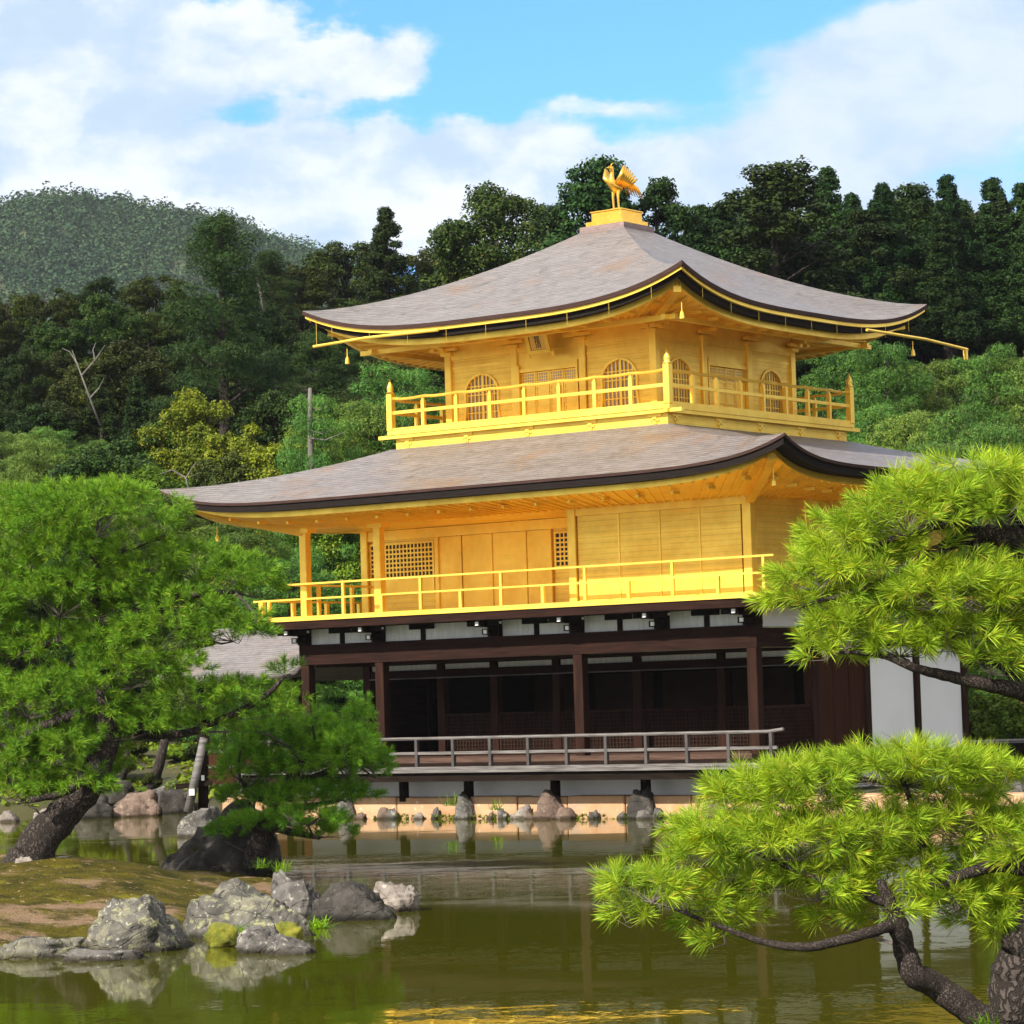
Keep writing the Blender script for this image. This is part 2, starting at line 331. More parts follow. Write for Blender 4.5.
def axis(parts):
    a = []
    for lo, hi, st in parts: a += list(np.arange(lo, hi, st))
    return np.array(a+[parts[-1][1]])
gx = axis([(-1600, -200, 100), (-200, -50, 10), (-50, -22, 2.), (-22, 14, .7), (14, 50, 2.), (50, 200, 10), (200, 1600, 100)])
gy = axis([(-200, -20, 20), (-20, 14, 3), (14, 24, .6), (24, 48, 4), (48, 84, .5), (84, 130, 2), (130, 320, 6), (320, 700, 40), (700, 3600, 290)])
X, Y = np.meshgrid(gx, gy, indexing='ij'); Z = ground_h(X, Y)
nx, ny = X.shape; idx = np.arange(nx*ny).reshape(nx, ny)
Fg = np.stack([idx[:-1, :-1], idx[1:, :-1], idx[1:, 1:], idx[:-1, 1:]], -1).reshape(-1, 4)
g = link('ground', fast_mesh('ground', np.stack([X, Y, Z], -1).reshape(-1, 3), Fg), M['ground'], smooth=True); tag(g, kind='structure')

WZ = .06
def water_mat():
    m = bpy.data.materials.new('pond_water'); m.use_nodes = True; t = NT(m.node_tree); b = t.n['Principled BSDF']
    co = t.n.new('ShaderNodeNewGeometry').outputs['Position']
    b.inputs['Base Color'].default_value = (.044, .046, .0024, 1); b.inputs['Roughness'].default_value = .035
    b.inputs['IOR'].default_value = 1.33; b.inputs['Specular IOR Level'].default_value = .5
    h1 = t.noise(t.vmath('MULTIPLY', co, (1., .55, 1)), 3.2, 3, .5, .3)
    h2 = t.noise(t.vmath('MULTIPLY', co, (.35, 1.3, 1)), .55, 3, .55)
    h3 = t.noise(t.vmath('MULTIPLY', co, (1., .7, 1)), 11, 2, .5)
    patch = t.smooth(t.noise(t.vmath('MULTIPLY', co, (.25, 1, 1)), .16, 3), .42, .62, .12, 1.)
    h = t.math('MULTIPLY', t.math('ADD', t.math('ADD', h1, t.math('MULTIPLY', h2, .9)), t.math('MULTIPLY', h3, .18)), patch)
    bn = t.n.new('ShaderNodeBump'); bn.inputs['Strength'].default_value = .20; bn.inputs['Distance'].default_value = .02
    t.put(bn.inputs['Height'], h); t.l.new(bn.outputs[0], b.inputs['Normal'])
    return m
me = fast_mesh('pond', np.array([(-150, 17, WZ), (150, 17, WZ), (150, 76, WZ), (-150, 76, WZ)]), np.array([[0, 1, 2, 3]]))
tag(link('pond_water', me, water_mat()), kind='structure')

def island_h(x, y):
    x = np.asarray(x, float); y = np.asarray(y, float)
    r = (np.abs((x+9.6)/7.2)**2.8+np.abs((y-38.2)/8.2)**2.8)**(1/2.8)
    e = .55*sst(1.04, .86, r)+.45*sst(.95, .45, r)
    return -.35 + .88*e + .05*np.sin(x*1.7+y*.6)*e + .04*np.sin(x*.8-y*1.9)*e
ix = np.arange(-18, -1.4, .12); iy = np.arange(29, 47.5, .12)
X, Y = np.meshgrid(ix, iy, indexing='ij'); Z = island_h(X, Y)
for i in range(X.shape[0]):
    for j in range(X.shape[1]):
        Z[i, j] += .05*mnoise.noise(Vector((X[i, j]*2.1, Y[i, j]*2.1, 0))) + .025*mnoise.noise(Vector((X[i, j]*6, Y[i, j]*6, 5)))
nx, ny = X.shape; idx = np.arange(nx*ny).reshape(nx, ny)
Fi = np.stack([idx[:-1, :-1], idx[1:, :-1], idx[1:, 1:], idx[:-1, 1:]], -1).reshape(-1, 4)
tag(link('island', fast_mesh('island', np.stack([X, Y, Z], -1).reshape(-1, 3), Fi), M['island'], smooth=True), kind='structure')

def mount_h(x, y):
    x = np.asarray(x, float); y = np.asarray(y, float)
    xr = [-900, -420, -172, -156, -141, -128, -116, -104, -88, -71, -61, -48, -36, -10, 60, 400]
    zr = [120, 146, 164, 167.5, 169.5, 168.5, 165, 163, 160, 152, 149, 142, 134, 110, 70, 40]
    ridge = np.interp(x, xr, zr)
    t_ = sst(480, 1000, y); bk = 1-sst(1040, 1500, y)
    h = ridge*t_*bk + 3*np.sin(x*.05+y*.016)*t_*(1-sst(850, 960, y)) + 2.5*np.sin(x*.11-y*.03)*t_*(1-sst(850, 960, y))
    return h - 6*(1-t_)
mx_ = np.arange(-900, 420, 12.); my = np.arange(440, 1540, 12.)
X, Y = np.meshgrid(mx_, my, indexing='ij'); Z = mount_h(X, Y)
nx, ny = X.shape; idx = np.arange(nx*ny).reshape(nx, ny)
Fm = np.stack([idx[:-1, :-1], idx[1:, :-1], idx[1:, 1:], idx[:-1, 1:]], -1).reshape(-1, 4)
tag(link('mountain', fast_mesh('mountain', np.stack([X, Y, Z], -1).reshape(-1, 3), Fm), M['mountain'], smooth=True), kind='structure')

def cards(C, N, size, rng, tri=False, asp=1.):
    """leaf cards at C (n,3) facing roughly N"""
    n = len(C); N = N+rng.normal(0, .55, (n, 3)); N /= np.linalg.norm(N, axis=1, keepdims=True)+1e-9
    T = np.cross(N, rng.normal(0, 1, (n, 3))); T /= np.linalg.norm(T, axis=1, keepdims=True)+1e-9; Bv = np.cross(N, T)
    s = (size*rng.uniform(.6, 1.25, n))[:, None]*.5
    if tri:
        V = np.stack([C-T*s*asp, C+T*s*asp, C+Bv*s*2.2], 1); k = 3
    else:
        V = np.stack([C-T*s*asp-Bv*s*.55, C+T*s*asp*.7-Bv*s, C+T*s*asp+Bv*s*.6, C-T*s*.6*asp+Bv*s], 1); k = 4
    return V.reshape(-1, 3), np.arange(n*k).reshape(n, k)

rng = np.random.default_rng(5)
N_ = 15000
px_ = rng.uniform(-230, 10, N_); py_ = rng.uniform(560, 1030, N_)
base = np.stack([px_, py_, mount_h(px_, py_)], -1)
kk = 62; rad = 1.0+2.2*rng.uniform(0, 1, N_)**2.2
dirs = rng.normal(0, 1, (N_, kk, 3)); dirs /= np.linalg.norm(dirs, axis=2, keepdims=True)
dirs[..., 2] = np.abs(dirs[..., 2])*1.5
tall = rng.uniform(1.0, 1.9, N_)[:, None]
C = base[:, None, :]+dirs*rad[:, None, None]*np.stack([np.ones((N_, 1)), np.ones((N_, 1)), tall], -1)
V, Fc = cards(C.reshape(-1, 3), dirs.reshape(-1, 3), .78, rng)
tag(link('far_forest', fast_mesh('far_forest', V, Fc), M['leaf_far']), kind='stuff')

def haze():
    m = bpy.data.materials.new('haze'); m.use_nodes = True; t = NT(m.node_tree); t.n.remove(t.n['Principled BSDF'])
    v = t.n.new('ShaderNodeVolumePrincipled'); v.inputs['Color'].default_value = (.80, .88, .96, 1); v.inputs['Density'].default_value = HAZE; v.inputs['Anisotropy'].default_value = .2
    t.l.new(v.outputs[0], t.n['Material Output'].inputs['Volume'])
    tag(MB(False).box(-1700, 1700, -230, 3700, -16, 215).build('haze', m), kind='stuff')
HAZE = .00008
haze()
# ================================================================== the golden pavilion
B = 2.12; WU = 5.5*B; WV = 4*B
pav = tag(empty('golden_pavilion', (XC, YC, 0), -YAW), 'three storey pavilion with gold leaf upper storeys and curved bark roofs beside the pond', 'pavilion')
def post(name, u, v, z0, z1, w_, m, parent=pav, **k): return MB().box(u-w_/2, u+w_/2, v-w_/2, v+w_/2, z0, z1).build(name, m, parent, bev=.012, **k)

# ---- base
MB().box(-.02, WU, .0, WV, .05, 1.0).build('plaster_base', M['plaster'], pav)
dk = MB()
for k in range(6): dk.box(-1.12, WU+1.0, -1.28+k*.215, -1.28+k*.215+.205, 1.045+.002*(k % 2), 1.10+.002*(k % 2))
for k in range(5): dk.box(-1.12+k*.225, -1.12+k*.225+.215, .012, 2*B, 1.045+.002*(k % 2), 1.10+.002*(k % 2))
deck = dk.build('veranda_deck', M['wood_grey'], pav)
dk = MB().box(-1.06, WU+.95, -1.20, -1.10, .86, 1.043).box(-1.06, WU+.95, -.3, -.22, .86, 1.043)
for k in range(16): dk.box(-1.0+k*.85, -.9+k*.85, -1.10, -.30, .93, 1.042)
dk.build('deck_joists', M['wood_black'], deck)
for u in (-.6, .6, 2.35, 4.6, 6.85, 8.6, 10.1, 11.8): post('deck_post', u, -.52, .42, .93, .16, M['wood_black'])
MB().box(-.05, WU+.05, -.30, -.218, 1.12, 1.33).build('step_board', M['wood_board'], pav)
MB().box(-.05, WU+.05, -.22, B-.12, 1.26, 1.32).build('inner_floor', M['wood_board'], pav)
MB().box(.12, WU-.1, B+.12, WV-.12, 1.26, 1.32).build('room_floor', M['wood_h'], pav)
# veranda railing
rl = MB().tube([(-1.25, -1.03, 1.80), (-.9, -1.03, 1.757)]+[(u, -1.03, 1.757) for u in (2, 5, 9)]+[(12.6, -1.03, 1.757)], .035, 8)
rl.box(-1.1, 12.5, -1.06, -1.0, 1.42, 1.48); rl.box(-1.1, 12.5, -1.07, -.99, 1.105, 1.165)
for k in range(6): pass
rail = rl.build('veranda_railing', M['wood_grey'], pav)
for u in [-.97+.975*k for k in range(14)]: MB().box(u-.035, u+.035, -1.075, -.985, 1.166, 1.735).build('post', M['wood_greydark'], rail, bev=.006)
# ---- first storey
for u in (0, 2*B, 4.5*B, 5.5*B): post('column', u, 0, 1.10, 3.42, .23, M['wood'])
for u in (B, 2*B, 3*B, 3.8*B, 4.5*B): post('inner_column', u, B, 1.32, 3.42, .20, M['wood'])
for v in (B, 2*B, 3*B, 4*B): post('column', 0, v, 1.0, 3.42, .22, M['wood'])
for v in (B, 2*B, 3*B, 4*B): post('column', WU, v, 1.0, 3.42, .22, M['wood'])
MB().box(-.14, WU+.14, -.125, .125, 3.42, 3.86).build('beam', M['wood_h'], pav)
MB().box(-.125, .125, .126, WV, 3.42, 3.80).build('beam', M['wood_h'], pav)
MB().box(WU-.125, WU+.125, .126, WV, 3.42, 3.80).build('beam', M['wood_h'], pav)
MB().box(.126, WU-.126, B-.10, B+.10, 3.06, 3.24).build('lintel', M['wood_h'], pav)
MB().box(.126, WU-.126, .128, B-.11, 3.36, 3.415).build('veranda_ceiling', M['wood_h'], pav)
MB().box(.1, WU-.1, B-.03, B+.03, 3.245, 3.42).build('lintel_panel', M['plaster_old'], pav)
MB().tube([(.12, B-.14, 3.06), (WU-.12, B-.14, 3.06)], .014, 6).build('hanging_bar', M['wood_grey'], pav)
# lattice half walls of the inner row
def lattice(name, u0, u1, v, z0, z1, st, m, back, parent=pav, axis='u', w_=.022, d_=.03, frame=.05, stz=None):
    """framed grid of bars in a wall plane; axis u : wall along u at v; axis v : wall along v at u=v"""
    f = MB(); bx = (lambda a0, a1, c0, c1, dd: f.box(a0, a1, v-dd, v+dd*.2, c0, c1)) if axis == 'u' else (lambda a0, a1, c0, c1, dd: f.box(v-dd, v+dd*.2, a0, a1, c0, c1))
    bx(u0, u1, z0, z0+frame, d_); bx(u0, u1, z1-frame, z1, d_); bx(u0, u0+frame, z0+frame, z1-frame, d_*.95); bx(u1-frame, u1, z0+frame, z1-frame, d_*.95)
    n = max(1, round((u1-u0-2*frame)/st)); 
    for k in range(1, n): a = u0+frame+(u1-u0-2*frame)*k/n; bx(a-w_/2, a+w_/2, z0+frame, z1-frame, d_*.7)
    n = max(1, round((z1-z0-2*frame)/(stz or st)))
    for k in range(1, n): a = z0+frame+(z1-z0-2*frame)*k/n; bx(u0+frame, u1-frame, a-w_/2, a+w_/2, d_*.6)
    o = f.build(name, m, parent)
    if back:
        bk = MB(); q = .012 if axis == 'u' else .012
        if axis == 'u': bk.box(u0+.01, u1-.01, v+.008, v+.03, z0+.01, z1-.01)
        else: bk.box(v+.008, v+.03, u0+.01, u1-.01, z0+.01, z1-.01)
        bk.build('backing', back, o)
    return o
ics = [.11, B, 2*B, 3*B, 3.8*B, 4.5*B]
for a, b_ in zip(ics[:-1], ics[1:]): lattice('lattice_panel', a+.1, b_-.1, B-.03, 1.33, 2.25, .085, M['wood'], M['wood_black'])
lattice('lattice_panel', .12, B-.12, .0, 1.33, 2.25, .085, M['wood'], M['wood_black'], axis='v')
# room behind the half walls, with dim painted sliding screens
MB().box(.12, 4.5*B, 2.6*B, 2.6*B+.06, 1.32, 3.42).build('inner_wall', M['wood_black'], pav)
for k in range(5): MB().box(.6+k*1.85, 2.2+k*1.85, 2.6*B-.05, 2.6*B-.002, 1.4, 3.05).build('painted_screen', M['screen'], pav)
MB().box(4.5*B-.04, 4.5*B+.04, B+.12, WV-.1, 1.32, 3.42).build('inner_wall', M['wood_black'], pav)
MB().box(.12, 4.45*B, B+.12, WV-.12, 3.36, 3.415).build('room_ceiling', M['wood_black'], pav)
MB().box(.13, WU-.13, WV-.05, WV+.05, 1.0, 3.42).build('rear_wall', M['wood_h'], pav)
# low rails of the open west corner
for z in (1.75, 2.35): MB().box(WU-.03, WU+.03, .12, B-.12, z, z+.07).build('side_rail', M['wood_h'], pav)
MB().box(WU-.05, WU+.05, B+.12, WV-.12, 1.0, 3.42).build('side_wall', M['wood_h'], pav)
# right side : doors and white panels
for k in range(3): MB().box(-.06+.0*k, .02, B+.13+k*.64, B+.13+k*.64+.62, 1.05, 3.42).build('wooden_door', M['wood_door'], pav)
for v0, v1 in ((2*B+.12, 3*B-.11), (3*B+.11, 4*B-.11)):
    MB().box(-.05, .04, v0, v1, 1.18, 3.42).build('plaster_panel', M['plaster'], pav)
    MB().box(-.07, .05, v0, v1, 1.0, 1.178).build('sill', M['wood_h'], pav)
MB().box(-.05, .05, .13, 2*B, 3.83, 4.2).build('plaster_panel', M['plaster'], pav)
MB().box(-.05, .05, 2*B+.02, WV, 3.83, 4.2).build('plaster_panel', M['plaster'], pav)
# white band with struts and brackets under the balcony
cl = [0, B, 2*B, 3*B, 4.5*B, 5.5*B]
for a, b_ in zip(cl[:-1], cl[1:]):
    mid = (a+b_)/2 if b_-a < 2.5 else a+.62*(b_-a)
    for c0, c1 in ((a+.16, mid-.06), (mid+.06, b_-.16)): MB().box(c0, c1, -.04, .04, 3.862, 4.2).build('plaster_panel', M['plaster_old'], pav)
    MB().box(mid-.06, mid+.06, -.07, .06, 3.862, 4.2).build('strut', M['wood_black'], pav)
    MB().box(mid-.32, mid+.32, -.14, -.072, 4.09, 4.2).build('strut_cap', M['wood_black'], pav)
for u in cl:
    b_ = MB().box(u-.15, u+.15, -.16, .12, 3.862, 4.2).box(u-.10, u+.10, -.42, -.162, 3.90, 4.02).box(u-.10, u+.10, -.70, -.162, 4.06, 4.2).box(u-.42, u+.42, -.52, -.42, 4.08, 4.2)
    o = b_.build('bracket', M['wood_black'], pav)
    for bx_ in ((u-.04, u+.04, -.45, -.422, 3.92, 4.0), (u-.04, u+.04, -.73, -.702, 4.09, 4.17), (u-.44, u-.422, -.50, -.44, 4.115, 4.165), (u+.422, u+.44, -.50, -.44, 4.115, 4.165)):
        MB().box(*bx_).build('beam_end', M['white_tip'], o)
for v in (B, 2*B, 3*B, 4*B):
    o = MB().box(-.12, .16, v-.15, v+.15, 3.862, 4.2).box(.162, .42, v-.10, v+.10, 3.90, 4.02).box(-.70, -.162, v-.10, v+.10, 4.06, 4.2).build('bracket', M['wood_black'], pav)
# ---- second storey balcony
OB = .88
MB().box(-OB+.03, WU+.69, -OB+.03, WV+OB-.03, 4.20, 4.372).build('balcony_beam', M['wood_h'], pav)
MB().box(-OB, WU+.72, -OB, WV+OB, 4.373, 4.43).build('balcony_floor', M['gold_deck'], pav)
r2 = MB()
e0, e1, f0, f1 = -.8, WU+.60, -.8, WV+.8
def railring(mb, e0, e1, f0, f1, z, h_, d_, ext):
    mb.box(e0-ext, e1+ext, f0-d_/2, f0+d_/2, z, z+h_); mb.box(e0-ext, e1+ext, f1-d_/2, f1+d_/2, z, z+h_)
    mb.box(e0-d_/2, e0+d_/2, f0+d_/2, f1-d_/2, z, z+h_); mb.box(e1-d_/2, e1+d_/2, f0+d_/2, f1-d_/2, z, z+h_)
railring(r2, e0, e1, f0, f1, 4.435, .04, .06, .12); railring(r2, e0, e1, f0, f1, 4.829, .04, .05, .24)
r2b = MB().box(e0-.24, e1-.75, f0-.035, f0+.035, 5.158, 5.198)
r2b.box(e0-.035, e0+.035, f0+.036, f1, 5.158, 5.198).box(e1-.785, e1-.715, f0+.036, f1, 5.158, 5.198).box(e0, e1-.786, f1-.035, f1+.035, 5.158, 5.198)
rail3 = r2.build('balcony_railing', M['gold'], pav); r2b.build('top_rail', M['gold'], rail3)
us = [e0+.1] + [e0+.02+(k+1)*(WU+1.5)/12 for k in range(12)]
for k in range(13):
    u = -.9+.11+k*1.07; hi = k % 2 == 0 or k > 11
    MB().box(u-.035, u+.035, f0-.03, f0+.03, 4.476, 4.828).build('post', M['gold'], rail3)
    if k < 12 and k % 2 == 0: MB().box(u-.03, u+.03, f0-.028, f0+.028, 4.870, 5.157).build('post', M['gold'], rail3)
MB().box(e1-.06, e1+.06, f0-.05, f0+.05, 4.486, 4.824).build('post', M['gold'], rail3)
for k in range(8):
    v = .25+k*1.15
    for uu in (e0, e1): MB().box(uu-.04, uu+.04, v-.045, v+.045, 4.486, 4.824).build('post', M['gold'], rail3)
    MB().box(e0-.035, e0+.035, v-.04, v+.04, 4.876, 5.154).build('post', M['gold'], rail3)
    MB().box(e1-.785, e1-.715, v-.04, v+.04, 4.486, 5.154).build('post', M['gold'], rail3)
# ---- second storey walls
for u in (2*B+.07, 4.5*B, 5.5*B): post('column', u, 0, 4.43, 6.5, .19, M['gold'])
post('column', .06, .06, 4.43, 6.5, .20, M['gold'])
for v in (B, 2*B, 3*B, 4*B): post('column', 0.02, v, 4.43, 6.5, .19, M['gold'])
for v in (B, 2*B, 3*B, 4*B): post('column', WU, v, 4.43, 6.5, .19, M['gold'])
ps = [.17, 1.17, 2.14, 3.15, 4.21]
for a, b_ in zip(ps[:-1], ps[1:]): MB().box(a+.02, b_-.02, -.03, .05, 4.45, 6.27).build('wall_panel', M['gold_board'], pav)
for a in ps[1:-1]: MB().box(a-.018, a+.018, -.045, .05, 4.45, 6.27).build('panel_post', M['gold'], pav)
MB().box(0, 2*B+.2, -.06, .06, 6.272, 6.5).build('wall_head', M['gold'], pav)
for a, b_ in ((.16, B-.1), (B+.1, 2*B-.1), (2*B+.1, 3*B-.1), (3*B+.1, 4*B-.1)): MB().box(-.04, .05, a, b_, 4.45, 6.3).build('wall_panel', M['gold_board'], pav)
MB().box(-.06, .06, .17, WV, 6.302, 6.5).build('wall_head', M['gold'], pav)
MB().box(2*B-.02, 2*B+.06, .10, B, 4.45, 6.4).build('wall_panel', M['gold_board'], pav)
# recessed wall
MB().box(2*B, WU, B+.04, B+.10, 4.45, 6.4).build('recess_wall', M['gold_board'], pav)
MB().box(2*B, WU+.05, B-.05, B+.039, 6.2, 6.42).build('wall_head', M['gold'], pav)
for u in (11.62, 9.59, 8.93, 8.07, 7.13, 6.45): post('panel_post', u, B-.0, 4.45, 6.2, .11 if u > 9.5 else .07, M['gold'])
lattice('lattice_window', 9.69, 11.56, B+.02, 5.32, 6.14, .105, M['gold'], M['ink'], frame=.05, w_=.035)
lattice('lattice_window', 5.62, 6.36, B+.02, 5.34, 6.14, .105, M['gold'], M['ink'], frame=.05, w_=.035)
MB().box(9.69, 11.56, B-.02, B+.03, 4.95, 5.31).build('wall_panel', M['gold'], pav)
for a, b_ in ((8.98, 9.54), (8.11, 8.88), (7.17, 8.03), (6.49, 7.09)): MB().box(a, b_, B-.005, B+.035, 4.5, 5.68 if a < 6 else 6.19).build('sliding_door', M['gold_deck'], pav)
MB().box(2*B+.1, WU+.9, -.05, B, 6.43, 6.47).build('veranda_ceiling', M['gold'], pav)
MB().box(.05, WU-.05, WV-.06, WV+.04, 4.43, 6.5).build('rear_wall', M['gold_board'], pav)
MB().box(WU-.05, WU+.05, B+.11, WV-.06, 4.43, 6.5).build('side_wall', M['gold_board'], pav)
for u in (4.5*B, 5.5*B): MB().box(u-.2, u+.2, -.14, .14, 6.35, 6.47).build('bracket', M['gold'], pav)

# ---- roofs
def roof(cu, cv, hu, hv, iu0, iu1, iv0, iv1, zm, H, rise, nexp, hp, bow=0.):
    """returns a function (side, s in -1..1, t 0..1) -> (u,v,z); t runs from the eave to the inner rectangle"""
    o4 = [(cu-hu, cv-hv), (cu+hu, cv-hv), (cu+hu, cv+hv), (cu-hu, cv+hv)]
    i4 = [(iu0, iv0), (iu1, iv0), (iu1, iv1), (iu0, iv1)]
    def fn(side, s_, t_):
        a, b_ = o4[side], o4[(side+1) % 4]; c, d_ = i4[side], i4[(side+1) % 4]; q = (s_+1)/2
        ou, ov = a[0]+(b_[0]-a[0])*q, a[1]+(b_[1]-a[1])*q; nu, nv = c[0]+(d_[0]-c[0])*q, c[1]+(d_[1]-c[1])*q
        return (ou+(nu-ou)*t_, ov+(nv-ov)*t_, zm+H*t_**hp+rise*abs(s_)**nexp*(1-t_)**2)
    return fn
def ssp(i): x = 2*i-1; return math.copysign(1-(1-abs(x))**1.6, x)       # more columns near the corners
def roof_parts(pname, fn, zm, bands, inner, zin, tins, parent, raf_m, lip):
    top = MB()
    for sd_ in range(4): top.grid(lambda a, b_, sd_=sd_: fn(sd_, ssp(a), b_), 44, 18)
    ro = top.build(pname, M['bark_roof'], parent, smooth=True, weld=True)
    z0 = 0.; objs = []
    for (nm, mat_, h_, inset, nxt) in bands:      # stepped bands under the edge : height, inset from the edge
        b_ = MB()
        for sd_ in range(4):
            def outp(a, bb, sd_=sd_, z0=z0, h_=h_, inset=inset, nxt=nxt):
                # 0..1 face, then underside to the next inset
                p_ = fn(sd_, ssp(a), inset if bb < .67 else nxt); e = fn(sd_, ssp(a), 0)
                return (p_[0], p_[1], e[2]-z0-(0 if bb < .3 else h_))
            b_.grid(outp, 44, 3)
        objs.append(b_.build(nm, mat_, ro, smooth=False, weld=True)); z0 += h_
    # soffit from the last band to the wall
    iu0, iu1, iv0, iv1 = inner; i4 = [(iu0, iv0), (iu1, iv0), (iu1, iv1), (iu0, iv1)]
    def sof(sd_, s_, t_, dz=0.):
        e = fn(sd_, s_, 0); a = fn(sd_, s_, tins); c, d_ = i4[sd_], i4[(sd_+1) % 4]; q = (s_+1)/2
        n_ = (c[0]+(d_[0]-c[0])*q, c[1]+(d_[1]-c[1])*q, zin); z = e[2]-z0+.012
        return (a[0]+(n_[0]-a[0])*t_, a[1]+(n_[1]-a[1])*t_, z+(n_[2]-z)*t_**.8+dz)
    s_ = MB()
    for sd_ in range(4): s_.grid(lambda a, bb, sd_=sd_: sof(sd_, ssp(a), bb), 40, 10)
    so_ = s_.build('soffit', M['gold'], parent, smooth=True, weld=True)
    r_ = MB()
    for sd_ in range(4):
        L = math.dist(fn(sd_, -1, 0), fn(sd_, 1, 0)); n = int(L/.30)
        for k in range(n+1):
            q = -1+2*(k+.5)/(n+1); pts = [sof(sd_, q, tt, -.012) for tt in (.02, .3, .65, 1.)]
            for a, bb in zip(pts[:-1], pts[1:]): r_.bar(a, bb, .05, .035)
    r_.build('rafters', raf_m, so_)
    # hip rafters
    for sd_ in range(4):
        pts = [sof(sd_, -1, tt, -.07) for tt in (0., .3, .65, 1.)]; h_ = MB()
        for a, bb in zip(pts[:-1], pts[1:]): h_.bar(a, bb, .16, .18)
        h_.build('hip_rafter', M['gold'], so_)
    return ro, so_, sof, z0

# lower roof, cut by the skirt of the top storey
fl = roof(WU/2, WV/2, WU/2+2.28, WV/2+2.28, 2.15, 9.50, .45, 7.80, 6.90, 1.17, .49, 7.5, 1.08)
ro1, so1, sof1, zz = roof_parts('lower_roof', fl, 6.9, [('bark_lip', M['bark_lip'], .06, 0., .012), ('bark_edge', M['bark_edge'], .15, .012, .10), ('eave_fascia', M['gold'], .12, .10, .12)], (-.05, WU+.05, -.05, WV+.05), 6.44, .11, pav, M['gold'], True)
C3U, C3V = 5.80, 4.10
fu = roof(5.78, 4.06, 4.99, 4.99, 5.80-.585, 5.80+.585, 4.1-.585, 4.1+.585, 10.53, 2.30, .62, 3.5, 1.2)
ro2, so2, sof2, zz2 = roof_parts('upper_roof', fu, 10.53, [('bark_lip', M['bark_lip'], .09, 0., .010), ('gold_edge', M['gold'], .075, .010, .035), ('bark_edge', M['bark_edge'], .12, .03, .08), ('eave_fascia', M['gold'], .13, .08, .10)], (C3U-2.75, C3U+2.75, C3V-2.75, C3V+2.75), 10.50, .09, pav, M['gold'], True)
# little light rafter and bracket noses under both eaves
for sof_, n, tt in ((sof1, 17, .30), (sof2, 13, .26)):
    for sd_ in (0, 3):
        for k in range(n):
            q = -1+2*(k+.5)/n; p_ = sof_(sd_, q, tt, -.06); s_ = MB()
            du, dv = ((.03, .12) if sd_ == 0 else (.12, .03)); s_.box(p_[0]-du, p_[0]+du, p_[1]-dv, p_[1]+dv, p_[2]-.03, p_[2]+.03)
            s_.build('bracket_nose', M['gold'], pav)
# purlins carrying the upper eave
pr = MB()
for d_ in (1.15,):
    a0, a1, b0, b1 = C3U-2.72-d_, C3U+2.72+d_, C3V-2.72-d_, C3V+2.72+d_; z = 10.17
    pr.box(a0-.2, a1+.4, b0-.05, b0+.05, z, z+.10).box(a0-.2, a1+.4, b1-.05, b1+.05, z, z+.10).box(a0-.05, a0+.05, b0-.2, b1+.4, z+.002, z+.098).box(a1-.05, a1+.05, b0-.2, b1+.4, z+.002, z+.098)
pr.build('purlin', M['gold'], pav)
# rain gutters that run out past the corners
MB().tube([(.62, 6.0, 10.30), (.62, 8.6, 10.30), (.62, 10.55, 10.22)], .034, 8).box(.58, .66, 10.42, 10.5, 9.98, 10.2).build('gutter', M['gold'], pav)
MB().tube([(7.0, -.92, 10.36), (9.0, -.95, 10.38), (10.45, -.95, 10.33)], .032, 8).build('gutter', M['gold'], pav)
MB().tube([(10.4, -.9, 10.33), (10.4, -.9, 10.9)], .005, 5).build('rain_chain', M['gold'], pav)
for k in range(9):
    q = -.85+1.7*k/8
    for sd_ in (0, 3):
        e = fu(sd_, q, .012); MB().tube([(e[0], e[1], e[2]-.1), (e[0], e[1], e[2]-.42)], .004, 4).build('rain_chain', M['gold'], pav)
# bells / ornaments under the roof corners
for (u, v, z) in ((10.0, -.35, 10.05), (1.05, -.6, 10.12), (.95, 8.6, 10.05), (13.0, -1.4, 6.30), (-1.55, -1.55, 6.55)):
    MB().lathe((u, v, z-.10), [(.036, 0), (.052, .01), (.042, .10), (.03, .14), (.012, .17), (.008, .34)], 10).build('wind_bell', M['gold'], pav)

# ---- third storey
BH = 3.72
sk = MB().box(C3U-BH+.13, C3U+BH-.13, C3V-BH+.13, C3V+BH-.13, 7.6, 8.38).build('skirt', M['gold_board'], pav)
for s_ in range(5):
    q = -BH+.45+s_*(2*BH-.9)/4
    for k in range(2):
        b_ = MB()
        for (a0, a1, c0, c1) in ((-.17, .17, 8.24, 8.30), (-.05, .05, 8.08, 8.239), (-.11, .11, 8.15, 8.19)):
            if k == 0: b_.box(C3U+q+a0, C3U+q+a1, C3V-BH+.105, C3V-BH+.129, c0, c1)
            else: b_.box(C3U-BH+.105, C3U-BH+.129, C3V+q+a0, C3V+q+a1, c0, c1)
        b_.build('floral_bracket', M['gold'], sk)
MB().box(C3U-BH, C3U+BH, C3V-BH, C3V+BH, 8.381, 8.47).box(C3U-BH-.28, C3U+BH+.28, C3V-BH+.02, C3V-BH+.12, 8.30, 8.379).box(C3U-BH+.02, C3U-BH+.12, C3V-BH-.05, C3V+BH+.28, 8.302, 8.3795).build('balcony_floor', M['gold_deck'], pav)
a0, a1, b0, b1 = C3U-BH+.06, C3U+BH-.06, C3V-BH+.06, C3V+BH-.06
r4 = MB(); railring(r4, a0, a1, b0, b1, 8.472, .06, .09, 0); railring(r4, a0, a1, b0, b1, 8.835, .07, .06, 0)
